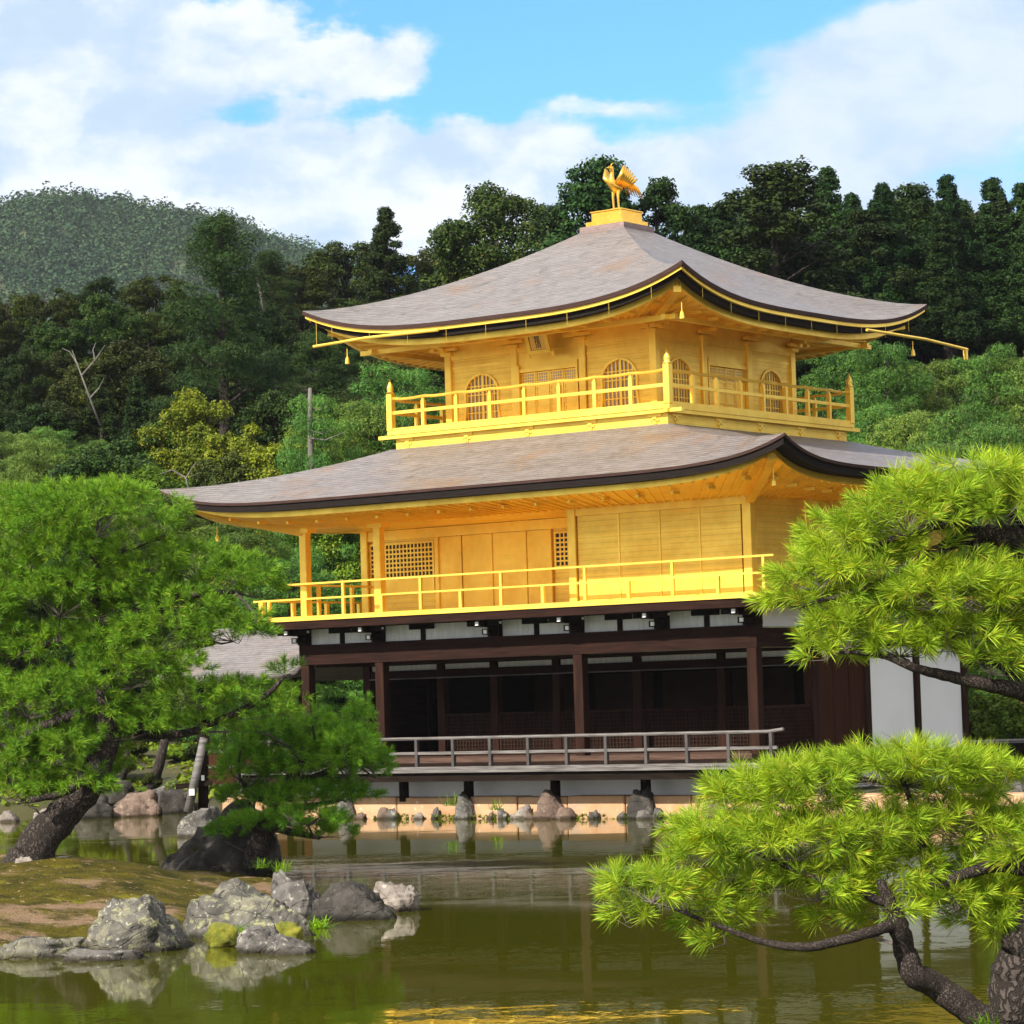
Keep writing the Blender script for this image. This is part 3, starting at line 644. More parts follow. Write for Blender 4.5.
for (p_, q_) in (((a0, b0), (a1, b0)), ((a1, b0), (a1, b1)), ((a1, b1), (a0, b1)), ((a0, b1), (a0, b0))):
    n = 24; r4.tube([(p_[0]+(q_[0]-p_[0])*k/n, p_[1]+(q_[1]-p_[1])*k/n, 9.165+.012*(math.cos(k*math.pi*2/3)) + (.02 if k in (0, n) else 0)) for k in range(n+1)], .032, 6)
rail4 = r4.build('balcony_railing', M['gold'], pav)
for k in range(1, 8):
    q = k/8
    for (u, v) in ((a0+(a1-a0)*q, b0), (a0, b0+(b1-b0)*q), (a0+(a1-a0)*q, b1), (a1, b0+(b1-b0)*q)):
        MB().box(u-.042, u+.042, v-.038, v+.038, 8.533, 9.09).box(u-.025, u+.025, v-.025, v+.025, 9.09, 9.135).build('post', M['gold'], rail4)
for (u, v) in ((a0, b0), (a1, b0), (a0, b1), (a1, b1)):
    o = post('newel_post', u, v, 8.471, 9.30, .15, M['gold'], rail4)
    MB().lathe((u, v, 9.30), [(.085, 0), (.09, .03), (.06, .05), (.075, .09), (.07, .15), (.03, .24), (.006, .32)], 10).build('finial', M['gold'], o, smooth=True)
W3 = 2.72
pu = [C3U-W3, C3U-.9, C3U+.9, C3U+W3]; pv = [C3V-W3, C3V-.9, C3V+.9, C3V+W3]
cols3 = []
for i, u in enumerate(pu):
    for j, v in enumerate(pv):
        if i in (0, 3) or j in (0, 3): post('column', u, v, 8.47, 10.200, .17, M['gold'])
        if (i in (0, 3) or j in (0, 3)):
            s1 = -1 if j == 0 else (1 if j == 3 else 0); s0 = -1 if i == 0 else (1 if i == 3 else 0)
            b_ = MB().box(u-.14, u+.14, v-.14, v+.14, 10.100, 10.180)
            if s1: b_.box(u-.30, u+.30, v-.06, v+.06, 10.185, 10.260).box(u-.05, u+.05, v+min(s1*.42, 0), v+max(s1*.42, 0), 10.265, 10.330).box(u-.36, u+.36, v+s1*.20-.05, v+s1*.20+.05, 10.200, 10.262)
            if s0: b_.box(u-.06, u+.06, v-.30, v+.30, 10.183, 10.258).box(u+min(s0*.42, 0), u+max(s0*.42, 0), v-.05, v+.05, 10.266, 10.331).box(u+s0*.20-.05, u+s0*.20+.05, v-.36, v+.36, 10.202, 10.264)
            b_.build('bracket', M['gold'], pav)
def wall3(axis):
    """a wall of the top storey : three bays, the outer ones with a bell shaped window, the middle one with panelled doors"""
    if axis == 'u': base = C3V-W3; T = lambda a, d_, z: (C3U+a, base+d_, z)
    else: base = C3U-W3; T = lambda a, d_, z: (base+d_, C3V+a, z)
    def box(mb, a0, a1, d0, d1, z0, z1):
        p_, q_ = T(a0, d0, z0), T(a1, d1, z1); mb.box(min(p_[0], q_[0]), max(p_[0], q_[0]), min(p_[1], q_[1]), max(p_[1], q_[1]), z0, z1)
    for sgn in (-1, 1):
        c = sgn*1.83
        hw, zb, zs, zt = .44, 8.62, 9.18, 9.64
        def arch(hw, zt, n=9):     # right half outline of the bell window from the bottom up
            pts = [(hw*1.06, zb), (hw*.97, 8.9), (hw, zs)]
            for k in range(1, n+1):
                a = math.pi/2*k/n; pts.append((hw*math.cos(a)**.9 if k < n else 0, zs+(zt-.02-zs)*math.sin(a)+(.02 if k == n else 0)))
            return pts
        A = arch(hw, zt)
        # wall sheet with the opening : bands between the outline and the bay edges
        m_ = MB(); lo_, hi_ = -.82, .82; ztop = 10.0
        for s2 in (-1, 1):
            for (x0, z0), (x1, z1) in zip(A[:-1], A[1:]):
                if z1-z0 < 1e-6: continue
                q4 = [T(c+s2*x0, 0, z0), T(c+s2*.83, 0, z0), T(c+s2*.83, 0, z1), T(c+s2*x1, 0, z1)]
                m_.add(q4, [(0, 1, 2, 3)])
        m_.add([T(c-.83, 0, zt), T(c+.83, 0, zt), T(c+.83, 0, ztop), T(c-.83, 0, ztop)], [(0, 1, 2, 3)])
        box(m_, c-.83, c+.83, -.001, .05, 8.47, zb-.001)
        wl = m_.build('wall_panel', M['gold_board'], pav); sm = wl.modifiers.new('thick', 'SOLIDIFY'); sm.thickness = .04; sm.offset = 0
        fr = MB()
        for s2 in (-1, 1):
            for (x0, z0), (x1, z1) in zip(A[:-1], A[1:]):
                fr.bar(T(c+s2*(x0+.015), -.02, z0), T(c+s2*(x1+.015 if x1 else 0), -.02, z1+.012), .05, .06, up=(0, 1, 0) if axis == 'u' else (1, 0, 0))
        box(fr, c-hw*1.12, c+hw*1.12, -.05, .02, zb-.05, zb+.01)
        wn = fr.build('bell_window', M['gold'], pav)
        bk = MB(); box(bk, c-hw-.08, c+hw+.08, .05, .07, zb, zt+.05); bk.build('paper', M['paper'], wn)
        lt = MB()
        for k in range(-4, 5):
            x = k*.105; top = zs+(zt-zs)*math.sqrt(max(0, 1-(x/hw)**2)) if abs(x) < hw else zs
            wd = .014 if k else .03; box(lt, c+x-wd, c+x+wd, .008, .034, zb, top)
        for z in (8.8, 9.0, 9.19, 9.38):
            ww = hw*.97 if z < zs else hw*math.sqrt(max(.05, 1-((z-zs)/(zt-zs))**2)); box(lt, c-ww, c+ww, .002, .03, z-.012, z+.012)
        lt.build('lattice', M['gold'], wn)
        b_ = MB(); box(b_, c-.83, c+.83, -.035, -.022, 9.80, 9.86); b_.build('tie_beam', M['gold'], pav)
    # doors
    fr = MB(); box(fr, -.83, .83, .05, .09, 8.47, 10.0); box(fr, -.8, .8, -.07, .049, 9.56, 9.64); box(fr, -.83, .83, -.03, .048, 9.641, 10.0)
    for a in (-.80, .76): box(fr, a, a+.05, -.10, .048, 8.48, 9.72)
    dr = fr.build('door_frame', M['gold'], pav)
    for k in range(4):
        x0 = -.74+k*.375; l_ = MB(); box(l_, x0, x0+.36, .0, .045, 8.50, 9.55)
        for z in (8.78, 9.0, 9.12, 9.24): box(l_, x0+.01, x0+.35, -.018, -.001, z-.02, z+.015)
        box(l_, x0, x0+.03, -.02, -.0005, 8.50, 9.55); box(l_, x0+.33, x0+.36, -.02, -.0005, 8.50, 9.55)
        lf = l_.build('door_leaf', M['gold'], pav)
        pp = MB(); box(pp, x0+.04, x0+.32, -.008, -.002, 9.28, 9.52); pp.build('paper', M['paper'], lf)
        g_ = MB()
        for i in range(1, 5): xx = x0+.03+i*.06; box(g_, xx-.009, xx+.009, -.02, -.009, 9.28, 9.52)
        for i in range(1, 4): zz_ = 9.28+i*.06; box(g_, x0+.03, x0+.33, -.018, -.0095, zz_-.008, zz_+.008)
        g_.build('lattice', M['gold'], lf)
wall3('u'); wall3('v')
MB().box(C3U-W3+.1, C3U+W3, C3V+W3-.05, C3V+W3+.05, 8.47, 10.0).build('rear_wall', M['gold_board'], pav)
MB().box(C3U+W3-.05, C3U+W3+.05, C3V-W3+.09, C3V+W3-.051, 8.47, 10.0).build('side_wall', M['gold_board'], pav)
MB().box(C3U-W3-.06, C3U+W3+.06, C3V-W3-.06, C3V-W3+.08, 10.001, 10.52).box(C3U-W3-.06, C3U-W3+.08, C3V-W3+.081, C3V+W3+.06, 10.001, 10.52).build('wall_head', M['gold'], pav)
MB().box(C3U-W3+.1, C3U+W3-.06, C3V-W3+.1, C3V+W3-.06, 10.05, 10.1).build('ceiling', M['gold'], pav)
# name plaque, hung leaning forward from the eave of the middle bay
pq = MB(False); pq.box(-.25, .25, -.03, .03, -.30, .30)
pl = pq.build('name_plaque', M['ink'], pav)
pl.matrix_local = Matrix.Translation((-(C3U-.08), C3V-W3-.52, 10.20)) @ Matrix.Rotation(R(20), 4, 'X') @ Matrix.Scale(1.02, 4)
MB(False).box(-.19, .19, -.036, -.0301, -.24, .24).build('plaque_face', pmat('plaque_gilding', (.72, .46, .10), (.80, .54, .14), .5, .15, 8, bump=.05), pl)
f_ = MB(False)
f_.box(-.29, .29, -.06, -.031, .241, .31).box(-.29, .29, -.06, -.031, -.31, -.241).box(-.29, -.2, -.059, -.031, -.24, .24).box(.2, .29, -.059, -.031, -.24, .24)
f_.box(-.36, -.27, -.05, -.02, -.40, -.30).box(.27, .36, -.05, -.02, -.40, -.30).box(-.33, .33, -.05, -.02, .311, .36)
f_.build('plaque_frame', M['gold'], pl)
cu_ = bpy.data.curves.new('lettering', 'FONT'); cu_.body = '究\n竟\n頂'; cu_.size = .17; cu_.align_x = 'CENTER'; cu_.align_y = 'CENTER'; cu_.space_line = .8; cu_.extrude = .003; cu_.offset = .0
to = bpy.data.objects.new('tmp', cu_); COL.objects.link(to); bpy.context.view_layer.update()
lm = bpy.data.meshes.new_from_object(to.evaluated_get(bpy.context.evaluated_depsgraph_get())); bpy.data.objects.remove(to)
lt = link('lettering', lm, M['ink'], pl); lt.matrix_local = Matrix.Translation((0, -.0385, 0)) @ Matrix.Rotation(math.pi/2, 4, 'X')

# ---- roof crown and phoenix
MB().box(C3U-.60, C3U+.60, C3V-.60, C3V+.60, 12.60, 12.95).build('roof_crown', M['ridge_tile'], pav)
MB().box(C3U-.50, C3U+.50, C3V-.50, C3V+.50, 12.951, 13.06).box(C3U-.405, C3U+.405, C3V-.405, C3V+.405, 13.061, 13.27).box(C3U-.43, C3U+.43, C3V-.43, C3V+.43, 13.271, 13.30).build('statue_plinth', M['gold_bright'], pav, bev=.006)
# bird in its own frame : +x forward (towards the left of the front), y sideways
bird = MB(False)
bird.tube([(-.20, 0, .50), (-.12, 0, .50), (0, 0, .52), (.10, 0, .58), (.14, 0, .68), (.13, 0, .80), (.12, 0, .90), (.15, 0, .98), (.21, 0, 1.0)], [.05, .11, .135, .115, .075, .05, .045, .06, .025], 12)
bird.tube([(.20, 0, 1.0), (.30, 0, .97)], [.03, .005], 8).tube([(.15, 0, 1.03), (.10, 0, 1.10), (.03, 0, 1.11)], [.02, .015, .004], 6).tube([(.18, 0, .95), (.20, 0, .89)], [.02, .006], 6)
bo = bird.build('phoenix', M['gold_bright'], pav, smooth=True)
bo.matrix_local = Matrix.Translation((-C3U, C3V, 13.36)) @ Matrix.Rotation(R(-97), 4, 'Z') @ Matrix.Scale(.93, 4)
for s_ in (-1, 1):
    MB(False).tube([(.0, s_*.07, .48), (.02, s_*.08, .28), (0, s_*.08, 0.)], [.05, .028, .022], 8).bar((-.05, s_*.08, .0), (.10, s_*.08, -.0), .07, .03).build('leg', M['gold_bright'], bo)
    wg = MB(False)
    for k in range(7):
        a = k/6; root = Vector((.08-.22*a, s_*(.10+.02*a), .60-.02*a)); tip = Vector((.02-.40*a, s_*(.30+.06*a), 1.02-.30*a**1.4)); m1 = (root+tip)/2+Vector((.03, s_*.07, -.03))
        wg.tube([root, m1, tip], [.06, .065, .02], 6)
    wg.build('wing', M['gold_bright'], bo, smooth=True)
tl = MB(False)
for k in range(7):
    a = (k-3)/3; tl.tube([(-.15, a*.04, .52), (-.34, a*.10, .72+.05*(1-a*a)), (-.55, a*.20, .66-.02*k), (-.70, a*.27, .46-.03*k)], [.03, .035, .032, .008], 6)
tl.build('tail', M['gold_bright'], bo, smooth=True)
MB(False).lathe((0, 0, -.06), [(.19, 0), (.19, .035), (.13, .055)], 14).build('statue_base', M['gold_bright'], bo)

# ================================================================== stone embankment under the pavilion
emb = tag(empty('stone_embankment', (XC, YC, 0), -YAW), 'low wall of orange stone blocks along the water under the veranda', 'stone wall')
rr = random.Random(4); u = -9.2
while u < 13.0:
    w_ = rr.uniform(.9, 1.7); j = .012
    MB().box(u+j, u+w_-j, -.55-rr.uniform(0, .03), .0-.005, -.5, .525-rr.uniform(0, .025)).build('stone_block', M['embank'], emb, bev=.02); u += w_
MB().box(-9.2, 13.0, -.51, -.006, -.5, .47).build('mortar', M['joint'], emb)
MB().box(-9.2, -.03, 0, .5, .0, .50).build('top_slab', M['embank'], emb)

# ================================================================== small roofed annex on the west side
ax = tag(empty('side_pavilion', (XC, YC, 0), -YAW), 'low annex with a bark gable roof on posts, left of the gold building', 'annex')
a_ = MB()
def gab(s0, t_):   # s0 0..1 along the ridge, t_ -1..1 across
    u = 14.0+4.4*s0; z = 4.24-abs(t_)**.85*1.12+.10*abs(2*s0-1)**4; return (u, 4.25+t_*1.95, z)
a_.grid(lambda s0, t_: gab(s0, 2*t_-1), 16, 24)
o = a_.build('roof', M['bark_roof'], ax, smooth=True); sm = o.modifiers.new('thick', 'SOLIDIFY'); sm.thickness = .16; sm.offset = -1 if False else 1
a_ = MB().tube([(13.95, 4.25, 4.36), (16, 4.25, 4.30), (18.45, 4.25, 4.36)], .13, 8); a_.build('ridge', M['wood_grey'], o)
for u in (14.55, 17.62):
    for v in (2.95, 5.6): MB().box(u-.09, u+.09, v-.09, v+.09, -.3, 3.2).build('post', M['wood_black'], ax)
for u in (16.3, 15.4, 13.2): MB().box(u-.07, u+.07, 2.80, 2.94, -.3, 1.7).build('short_post', M['wood_greydark'], ax)
MB().box(12, 17.7, 2.96, 5.6, .95, 1.05).build('floor', M['wood_board'], ax)
MB().box(12, 17.55, 2.945, 2.99, .72, 1.12).box(12, 17.55, 2.95, 2.99, 1.135, 1.46).build('board_wall', M['wood_door'], ax)
MB().box(12, 17.60, 2.91, 3.0, 1.462, 1.53).box(12, 17.58, 2.92, 2.943, 1.10, 1.15).build('sill', M['wood_grey'], ax)
rl = MB().box(12, 17.7, 2.95, 2.99, 1.94, 1.99).box(12, 17.7, 2.955, 2.985, 1.72, 1.76).build('railing', M['wood_black'], ax)
for k in range(9): MB().box(12.4+k*.64, 12.46+k*.64, 2.95, 2.99, 1.531, 1.939).build('post', M['wood_black'], rl)
MB().box(14.1, 17.8, 2.9, 3.0, 3.0, 3.14).build('beam', M['wood_black'], ax)

# ================================================================== rocks
def rock(name, label, x, y, wpx, hpx, Y, m, seed, group=None, dep=.8, cuts=6, sink=.25, rot=0., sub=5, rough=1., lean=0., cat='rock'):
    c = at(x, y, Y); W = wpx*Y/F/2; H = hpx*Y/F
    bm = bmesh.new(); bmesh.ops.create_icosphere(bm, subdivisions=sub, radius=1.)
    rr = random.Random(seed); pl = []
    for k in range(cuts):
        n = Vector((rr.uniform(-1, 1), rr.uniform(-1, 1), rr.uniform(-.1, 1))).normalized(); pl.append((n, rr.uniform(.72, .98)))
    so_ = Vector((seed*3.17, seed*1.3, seed*.7))
    for v in bm.verts:
        p = v.co.copy(); d0 = p.normalized()
        r_ = 1+.34*mnoise.noise(d0*1.1+so_)+.22*mnoise.noise(d0*2.3+so_)
        p = Vector([math.copysign(abs(q)**.72, q) for q in d0])*r_
        for n, dd in pl:
            q = p.dot(n)
            if q > dd: p -= n*(q-dd)*.85
        p += d0*rough*1.15*(.075*mnoise.noise(d0*5+so_)+.05*mnoise.noise(d0*10+so_)+.028*mnoise.noise(d0*21+so_)-.05*abs(mnoise.noise(d0*7+so_*2)))
        v.co = p
    xs = [v.co.x for v in bm.verts]; zs = [v.co.z for v in bm.verts]; x0, x1, z1 = min(xs), max(xs), max(zs)
    cr, sr = math.cos(rot), math.sin(rot)
    for v in bm.verts:
        X_ = ((v.co.x-x0)/(x1-x0)*2-1)*W; Y_ = v.co.y*W*dep; Z_ = (v.co.z/z1 if v.co.z > 0 else v.co.z*.5)*H*(1+sink)-H*sink
        X_ += lean*Z_
        v.co = (X_, Y_, Z_)
    me = bpy.data.meshes.new(name); bm.to_mesh(me); bm.free()
    o = link(name, me, M[m], smooth=True); o.location = c; o.rotation_euler = (0, 0, -ROLL*0)
    return tag(o, label, cat, group)
G1 = 'rocks on the island shore'
rock('rock', 'big pale lichen covered boulder at the waterline, left of the moss cushions', 136, 948, 132, 52, 31.0, 'rock_lichen', 3, G1, cuts=4, rough=1.3)
rock('rock', 'low flat slab stone at the left edge of the picture, along the shore', 28, 956, 120, 19, 30.4, 'rock_lichen', 9, G1, dep=.5, cuts=3)
rock('rock', 'thin flat ledge stone lying in the water before the big pale boulder', 105, 958, 100, 11, 29.8, 'rock_grey', 12, G1, dep=.4, cuts=3)
rock('rock', 'widest grey speckled boulder behind the two moss cushions', 246, 937, 146, 58, 32.4, 'rock_lichen', 5, G1, cuts=5, dep=.6)
rock('rock', 'small pointed grey stone in front of the moss cushions', 262, 949, 50, 25, 30.2, 'rock_grey', 21, G1, cuts=5)
rock('rock', 'small flat stone in the water right of the pointed grey stone', 290, 951, 54, 17, 29.9, 'rock_grey', 23, G1, cuts=4)
rock('rock', 'upright grey rock with pale top behind the widest boulder', 296, 915, 54, 46, 35.0, 'rock_grey', 7, G1, cuts=5)
rock('rock', 'dark blackish rock between the widest boulder and the pale tip rock', 350, 919, 104, 38, 34.4, 'rock_dark', 8, G1, cuts=5, dep=.5)
rock('rock', 'pale rugged rock at the right tip of the island', 388, 911, 64, 30, 35.6, 'rock_pale', 31, G1, cuts=5, rough=1.4)
rock('rock', 'large dark slanting rock at the foot of the small pine', 214, 868, 120, 68, 43.6, 'rock_dark', 14, G1, cuts=5, dep=.6, lean=.35)
rock('rock', 'dark rock right of the small pine trunk above the water', 262, 866, 42, 46, 44.6, 'rock_dark', 15, G1, cuts=4)
rock('rock', 'little pale stone against the foot of the leaning pine trunk', 24, 876, 26, 20, 39.6, 'rock_pale', 41, G1, cuts=4, sub=4)
rock('rock', 'little flat stone in the moss right of the leaning trunk', 62, 866, 34, 10, 41.5, 'rock_pale', 43, G1, cuts=4, sub=4)
rock('rock', 'pale low rock in the water beneath the crossed support poles', 200, 832, 46, 26, 58, 'rock_grey', 44, G1, cuts=4)
G2 = 'rocks along the far left bank'
for i, (x, y, w_, h_, Y_, m, lb) in enumerate([
    (92, 818, 48, 24, 70, 'rock_dark', 'dark grey rock on the far bank, left of the brown boulder'),
    (138, 818, 62, 28, 70.5, 'rock_brown', 'smooth brown boulder at the far bank waterline'),
    (178, 812, 50, 24, 72, 'rock_dark', 'black rock on the far bank, right of the brown boulder'),
    (118, 794, 34, 16, 74, 'rock_dark', 'upright dark stone behind the brown boulder'),
    (8, 822, 26, 12, 69, 'rock_pale', 'pale pebble sized rock at the far bank, left edge'),
    (48, 820, 34, 12, 69, 'rock_pale', 'low pale rock on the far bank behind the leaning trunk'),
    (158, 800, 28, 14, 73, 'rock_grey', 'small grey rock above the black rock on the far bank')]):
    rock('rock', lb, x, y, w_, h_, Y_, m, 60+i*3, G2, sub=4)
G3 = 'natural stones under the veranda posts'
for i, (u, w_, h_, m, lb) in enumerate([
    (10.1, .75, .58, 'rock_grey', 'grey boulder under the veranda beside the small pine'),
    (6.85, .72, .58, 'rock_grey', 'blocky grey stone under the veranda, second from the left'),
    (4.6, .88, .62, 'rock_brown', 'rough brown stone under the middle of the veranda'),
    (2.35, .74, .68, 'rock_dark', 'rounded dark grey boulder under the right veranda post'),
    (.6, .6, .5, 'rock_brown', 'low brown stone beside the lower branches of the right pine'),
    (5.35, .6, .3, 'rock_pale', 'low pale stone left of the rough brown stone')]):
    c = uvw(u, -.66, WZ-.1)
    p_ = Vector((c.x, c.y, 0)); o = rock('rock', lb, 512, 512, w_*F/60, (h_+.1)*F/60, 60, m, 90+i*5, G3, sub=4, dep=.55, cuts=5)
    o.location = c
rock('rock', 'grey boulder at the water edge behind the right pine, right picture edge', 1010, 812, 60, 36, 57, 'rock_grey', 131, G3)
rock('rock', 'wide grey stone on the bank behind the right pine', 940, 800, 60, 20, 58, 'rock_pale', 135, G3)

srr = random.Random(31)
for i in range(26):
    u = -1.5+i*.56+srr.uniform(-.22, .22); wv_ = srr.uniform(.16, .46); c = uvw(u, -.62-srr.uniform(0, .18), WZ-.05)
    o = rock('stone', 'small rough stone at the waterline under the veranda', 512, 512, wv_*F/60, (srr.uniform(.10, .26)+.05)*F/60, 60, srr.choice(['rock_brown', 'rock_grey', 'rock_pale', 'rock_grey']), 200+i*3, 'small stones along the foot of the embankment', sub=3, dep=.7, cuts=4, cat='stone')
    o.location = c

# ================================================================== pines made of single needles
def tufts(P, A, nn, L, wd, rng, shoot=.09):
    n = len(P); A = A/np.linalg.norm(A, axis=1, keepdims=True)
    t_ = rng.uniform(0, 1, (n, nn, 1)); th = np.radians(78-58*t_[..., 0]+rng.normal(0, 9, (n, nn)))
    q = rng.normal(0, 1, (n, nn, 3)); q -= A[:, None]*np.sum(q*A[:, None], 2, keepdims=True); q /= np.linalg.norm(q, axis=2, keepdims=True)
    D = A[:, None]*np.cos(th)[..., None]+q*np.sin(th)[..., None]
    b0 = P[:, None]+A[:, None]*shoot*t_; S = np.cross(D, rng.normal(0, 1, (n, nn, 3))); S /= np.linalg.norm(S, axis=2, keepdims=True)
    ln = L*rng.uniform(.75, 1.15, (n, nn, 1)); ww = wd*.5
    V = np.stack([b0-S*ww, b0+S*ww, b0+D*ln*.6+S*ww*.8-np.array([0, 0, .02])*ln, b0+D*ln-np.array([0, 0, .12])*ln*(1-A[:, None, 2:3]*.5)], 2)
    V = V.reshape(-1, 3); i = np.arange(n*nn)*4
    return V, np.stack([i, i+1, i+2, i+3], 1)
def pine(name, label, cat, Y0, trunk, limbs, pads, nn, L, wd, dens, mats, seed, shoot=.09, twigf=.4, extra=1):
    rng = np.random.default_rng(seed); base = at(trunk[0][0], trunk[0][1], Y0)
    root = tag(empty(name, base), label, cat)
    def W(x, y, dY=0.): return at(x, y, Y0+dY)-base
    mb = MB(False); pts = []
    def limb(pl, n=12, name_=None):
        P = [(W(q[0], q[1], q[3] if len(q) > 3 else 0), q[2]*Y0/F) for q in pl]; out_ = []; rad_ = []
        for i in range(len(P)-1):       # catmull-rom
            p0, p1, p2, p3 = P[max(i-1, 0)], P[i], P[i+1], P[min(i+2, len(P)-1)]
            for k in range(5):
                u = k/5
                c = .5*((2*p1[0])+(p2[0]-p0[0])*u+(2*p0[0]-5*p1[0]+4*p2[0]-p3[0])*u*u+(3*p1[0]-p0[0]-3*p2[0]+p3[0])*u**3)
                out_.append(c+Vector(rng.normal(0, .07*p1[1], 3))); rad_.append((p1[1]+(p2[1]-p1[1])*u)*rng.uniform(.98, 1.025))
        out_.append(P[-1][0]); rad_.append(P[-1][1])
        pts.extend(out_); m_ = MB(False).tube(out_, rad_, n); return m_
    limb(trunk, 16).build('trunk', M[mats[0]], root, smooth=True)
    for l_ in limbs: limb(l_, 9).build('branch', M[mats[1]], root, smooth=True)
    PP = np.array([tuple(q) for q in pts]); tw = MB(False); S = []; AA = []
    pads = [(*q, rng.uniform(-.25, .45)*Y0/40) for q in pads] + [(q[0]+rng.uniform(-.4, .4)*q[2], q[1]+rng.uniform(-.5, .3)*q[3], q[2]*rng.uniform(.55, .8), q[3]*rng.uniform(.6, .9), rng.uniform(-.9, .9)*Y0/40) for q in pads for _ in range(extra)]
    for (x, y, rx, ry, dY) in pads:
        c = np.array(W(x, y, dY)); k = Y0/F; rxm, rzm = rx*k, ry*k; rym = rxm*.8
        n = max(5, int(dens*rx*ry/1000.))
        d_ = rng.normal(0, 1, (n*3, 3)); d_[:, 2] = d_[:, 2]*.8+.35; d_ /= np.linalg.norm(d_, axis=1, keepdims=True); d_ = d_[d_[:, 2] > -.25][:n]
        lump = np.array([1+.38*mnoise.noise(Vector(q*1.9)+Vector((x*.13, y*.17, 0))) for q in d_])
        r_ = rng.uniform(.45, 1, len(d_))**.35*lump
        off = d_*r_[:, None]*np.array([rxm, rym, rzm]); P_ = c+off
        a_ = d_*np.array([1, 1, .7])+np.array([0, 0, .55])+rng.normal(0, .28, d_.shape)
        S.append(P_); AA.append(a_)
        rt = c-np.array([0, 0, .45*rzm]); j = np.argmin(np.linalg.norm(PP-rt, axis=1)); src = PP[j]; dist = np.linalg.norm(src-rt)
        mid = (src+rt)/2+rng.normal(0, .08*dist, 3); r0 = min(.035, .012+.016*dist)*(Y0/40 if Y0 > 25 else .6)
        tw.tube([src, mid, rt], [r0, r0*.75, r0*.5], 6)
        for q in range(len(P_)):
            if rng.random() < twigf:
                m2 = rt*.45+P_[q]*.55-np.array([0, 0, .12*rzm])+rng.normal(0, .03, 3); tw.tube([rt+(P_[q]-rt)*.03, m2, P_[q]], [r0*.42, r0*.26, r0*.16], 4, cap=False)
    tw.build('twigs', M[mats[2]], root, recalc=False)
    S = np.concatenate(S); AA = np.concatenate(AA); V, Fc = tufts(S, AA, nn, L, wd, rng, shoot)
    link('needles', fast_mesh('needles', V, Fc), M[mats[3]], root)
    return root
LP = [(95, 522, 88, 34), (40, 545, 60, 38), (142, 560, 48, 28), (20, 515, 45, 26), (195, 568, 52, 26), (238, 582, 42, 26), (262, 590, 22, 16), (120, 590, 66, 30), (60, 602, 55, 34), (10, 590, 40, 36),
      (185, 612, 52, 22), (232, 632, 40, 22), (255, 630, 18, 10), (160, 640, 52, 24), (100, 640, 55, 26), (40, 655, 52, 32), (5, 650, 30, 40), (130, 678, 58, 24), (75, 692, 52, 26), (168, 668, 42, 16), (205, 700, 58, 20), (252, 698, 46, 16), (290, 672, 16, 9), (245, 712, 50, 16),
      (28, 705, 46, 30), (10, 742, 36, 30), (55, 752, 44, 28), (95, 748, 34, 22), (70, 790, 42, 22), (25, 790, 40, 30), (8, 770, 30, 36), (100, 715, 40, 18), (-20, 620, 40, 50), (-25, 700, 40, 50), (140, 718, 30, 14), (70, 505, 50, 20), (110, 500, 40, 16), (132, 732, 34, 14), (195, 728, 40, 14), (88, 768, 34, 20), (118, 655, 40, 20), (95, 610, 40, 24), (150, 600, 44, 20), (60, 560, 50, 26)]
pine('leaning_pine', 'large leaning pine with layered needle pads on the left of the island', 'pine tree', 40.5,
     [(22, 874, 24), (38, 846, 20), (62, 816, 17), (88, 786, 15), (103, 752, 14), (108, 715, 13), (102, 675, 11, .1), (95, 630, 9, .2), (92, 580, 7), (96, 540, 4)],
     [[(106, 718, 6), (140, 733, 5, .3), (180, 734, 4.5, .3), (215, 722, 3.5, .2), (260, 700, 3, .1), (285, 676, 2)],
      [(100, 668, 6), (130, 662, 5), (170, 652, 4, .2), (215, 642, 3, .3)], [(96, 625, 6), (140, 610, 5), (185, 596, 4), (235, 592, 2)],
      [(104, 700, 6), (70, 716, 5, -.3), (35, 730, 4, -.4), (10, 750, 3)], [(98, 640, 5), (60, 640, 4), (20, 655, 3)], [(100, 760, 6), (70, 790, 4, -.4), (30, 800, 3, -.5)], [(94, 590, 5), (50, 575, 4), (15, 560, 3)], [(94, 570, 4), (130, 548, 3), (170, 535, 2)]],
     LP, 58, .12, .006, 92, ('bark', 'bark', 'twig', 'needle_left'), 11, twigf=.10, extra=0)
SP = [(300, 768, 60, 26), (255, 772, 38, 22), (345, 765, 38, 26), (330, 742, 40, 20), (290, 742, 40, 20), (358, 722, 15, 18), (356, 745, 22, 18), (375, 770, 14, 18), (250, 800, 34, 14), (300, 800, 46, 14), (345, 796, 30, 14), (290, 824, 52, 14), (325, 832, 30, 12), (250, 828, 34, 12), (232, 752, 22, 14), (265, 728, 22, 12), (310, 720, 20, 10), (225, 838, 20, 8)]
pine('small_pine', 'small dark bushy pine growing from the dark rock on the island', 'pine tree', 43,
     [(254, 866, 11), (258, 846, 10), (268, 826, 9), (276, 806, 8), (288, 785, 6), (300, 765, 4), (310, 748, 2)],
     [[(268, 826, 5), (290, 832, 4), (320, 838, 2)], [(274, 808, 5), (310, 806, 3), (340, 800, 2)], [(288, 785, 4), (330, 770, 3), (352, 745, 2)], [(276, 806, 4), (255, 795, 3), (240, 780, 2)]],
     SP, 60, .11, .006, 105, ('bark', 'bark', 'twig', 'needle_left'), 17, twigf=.08)
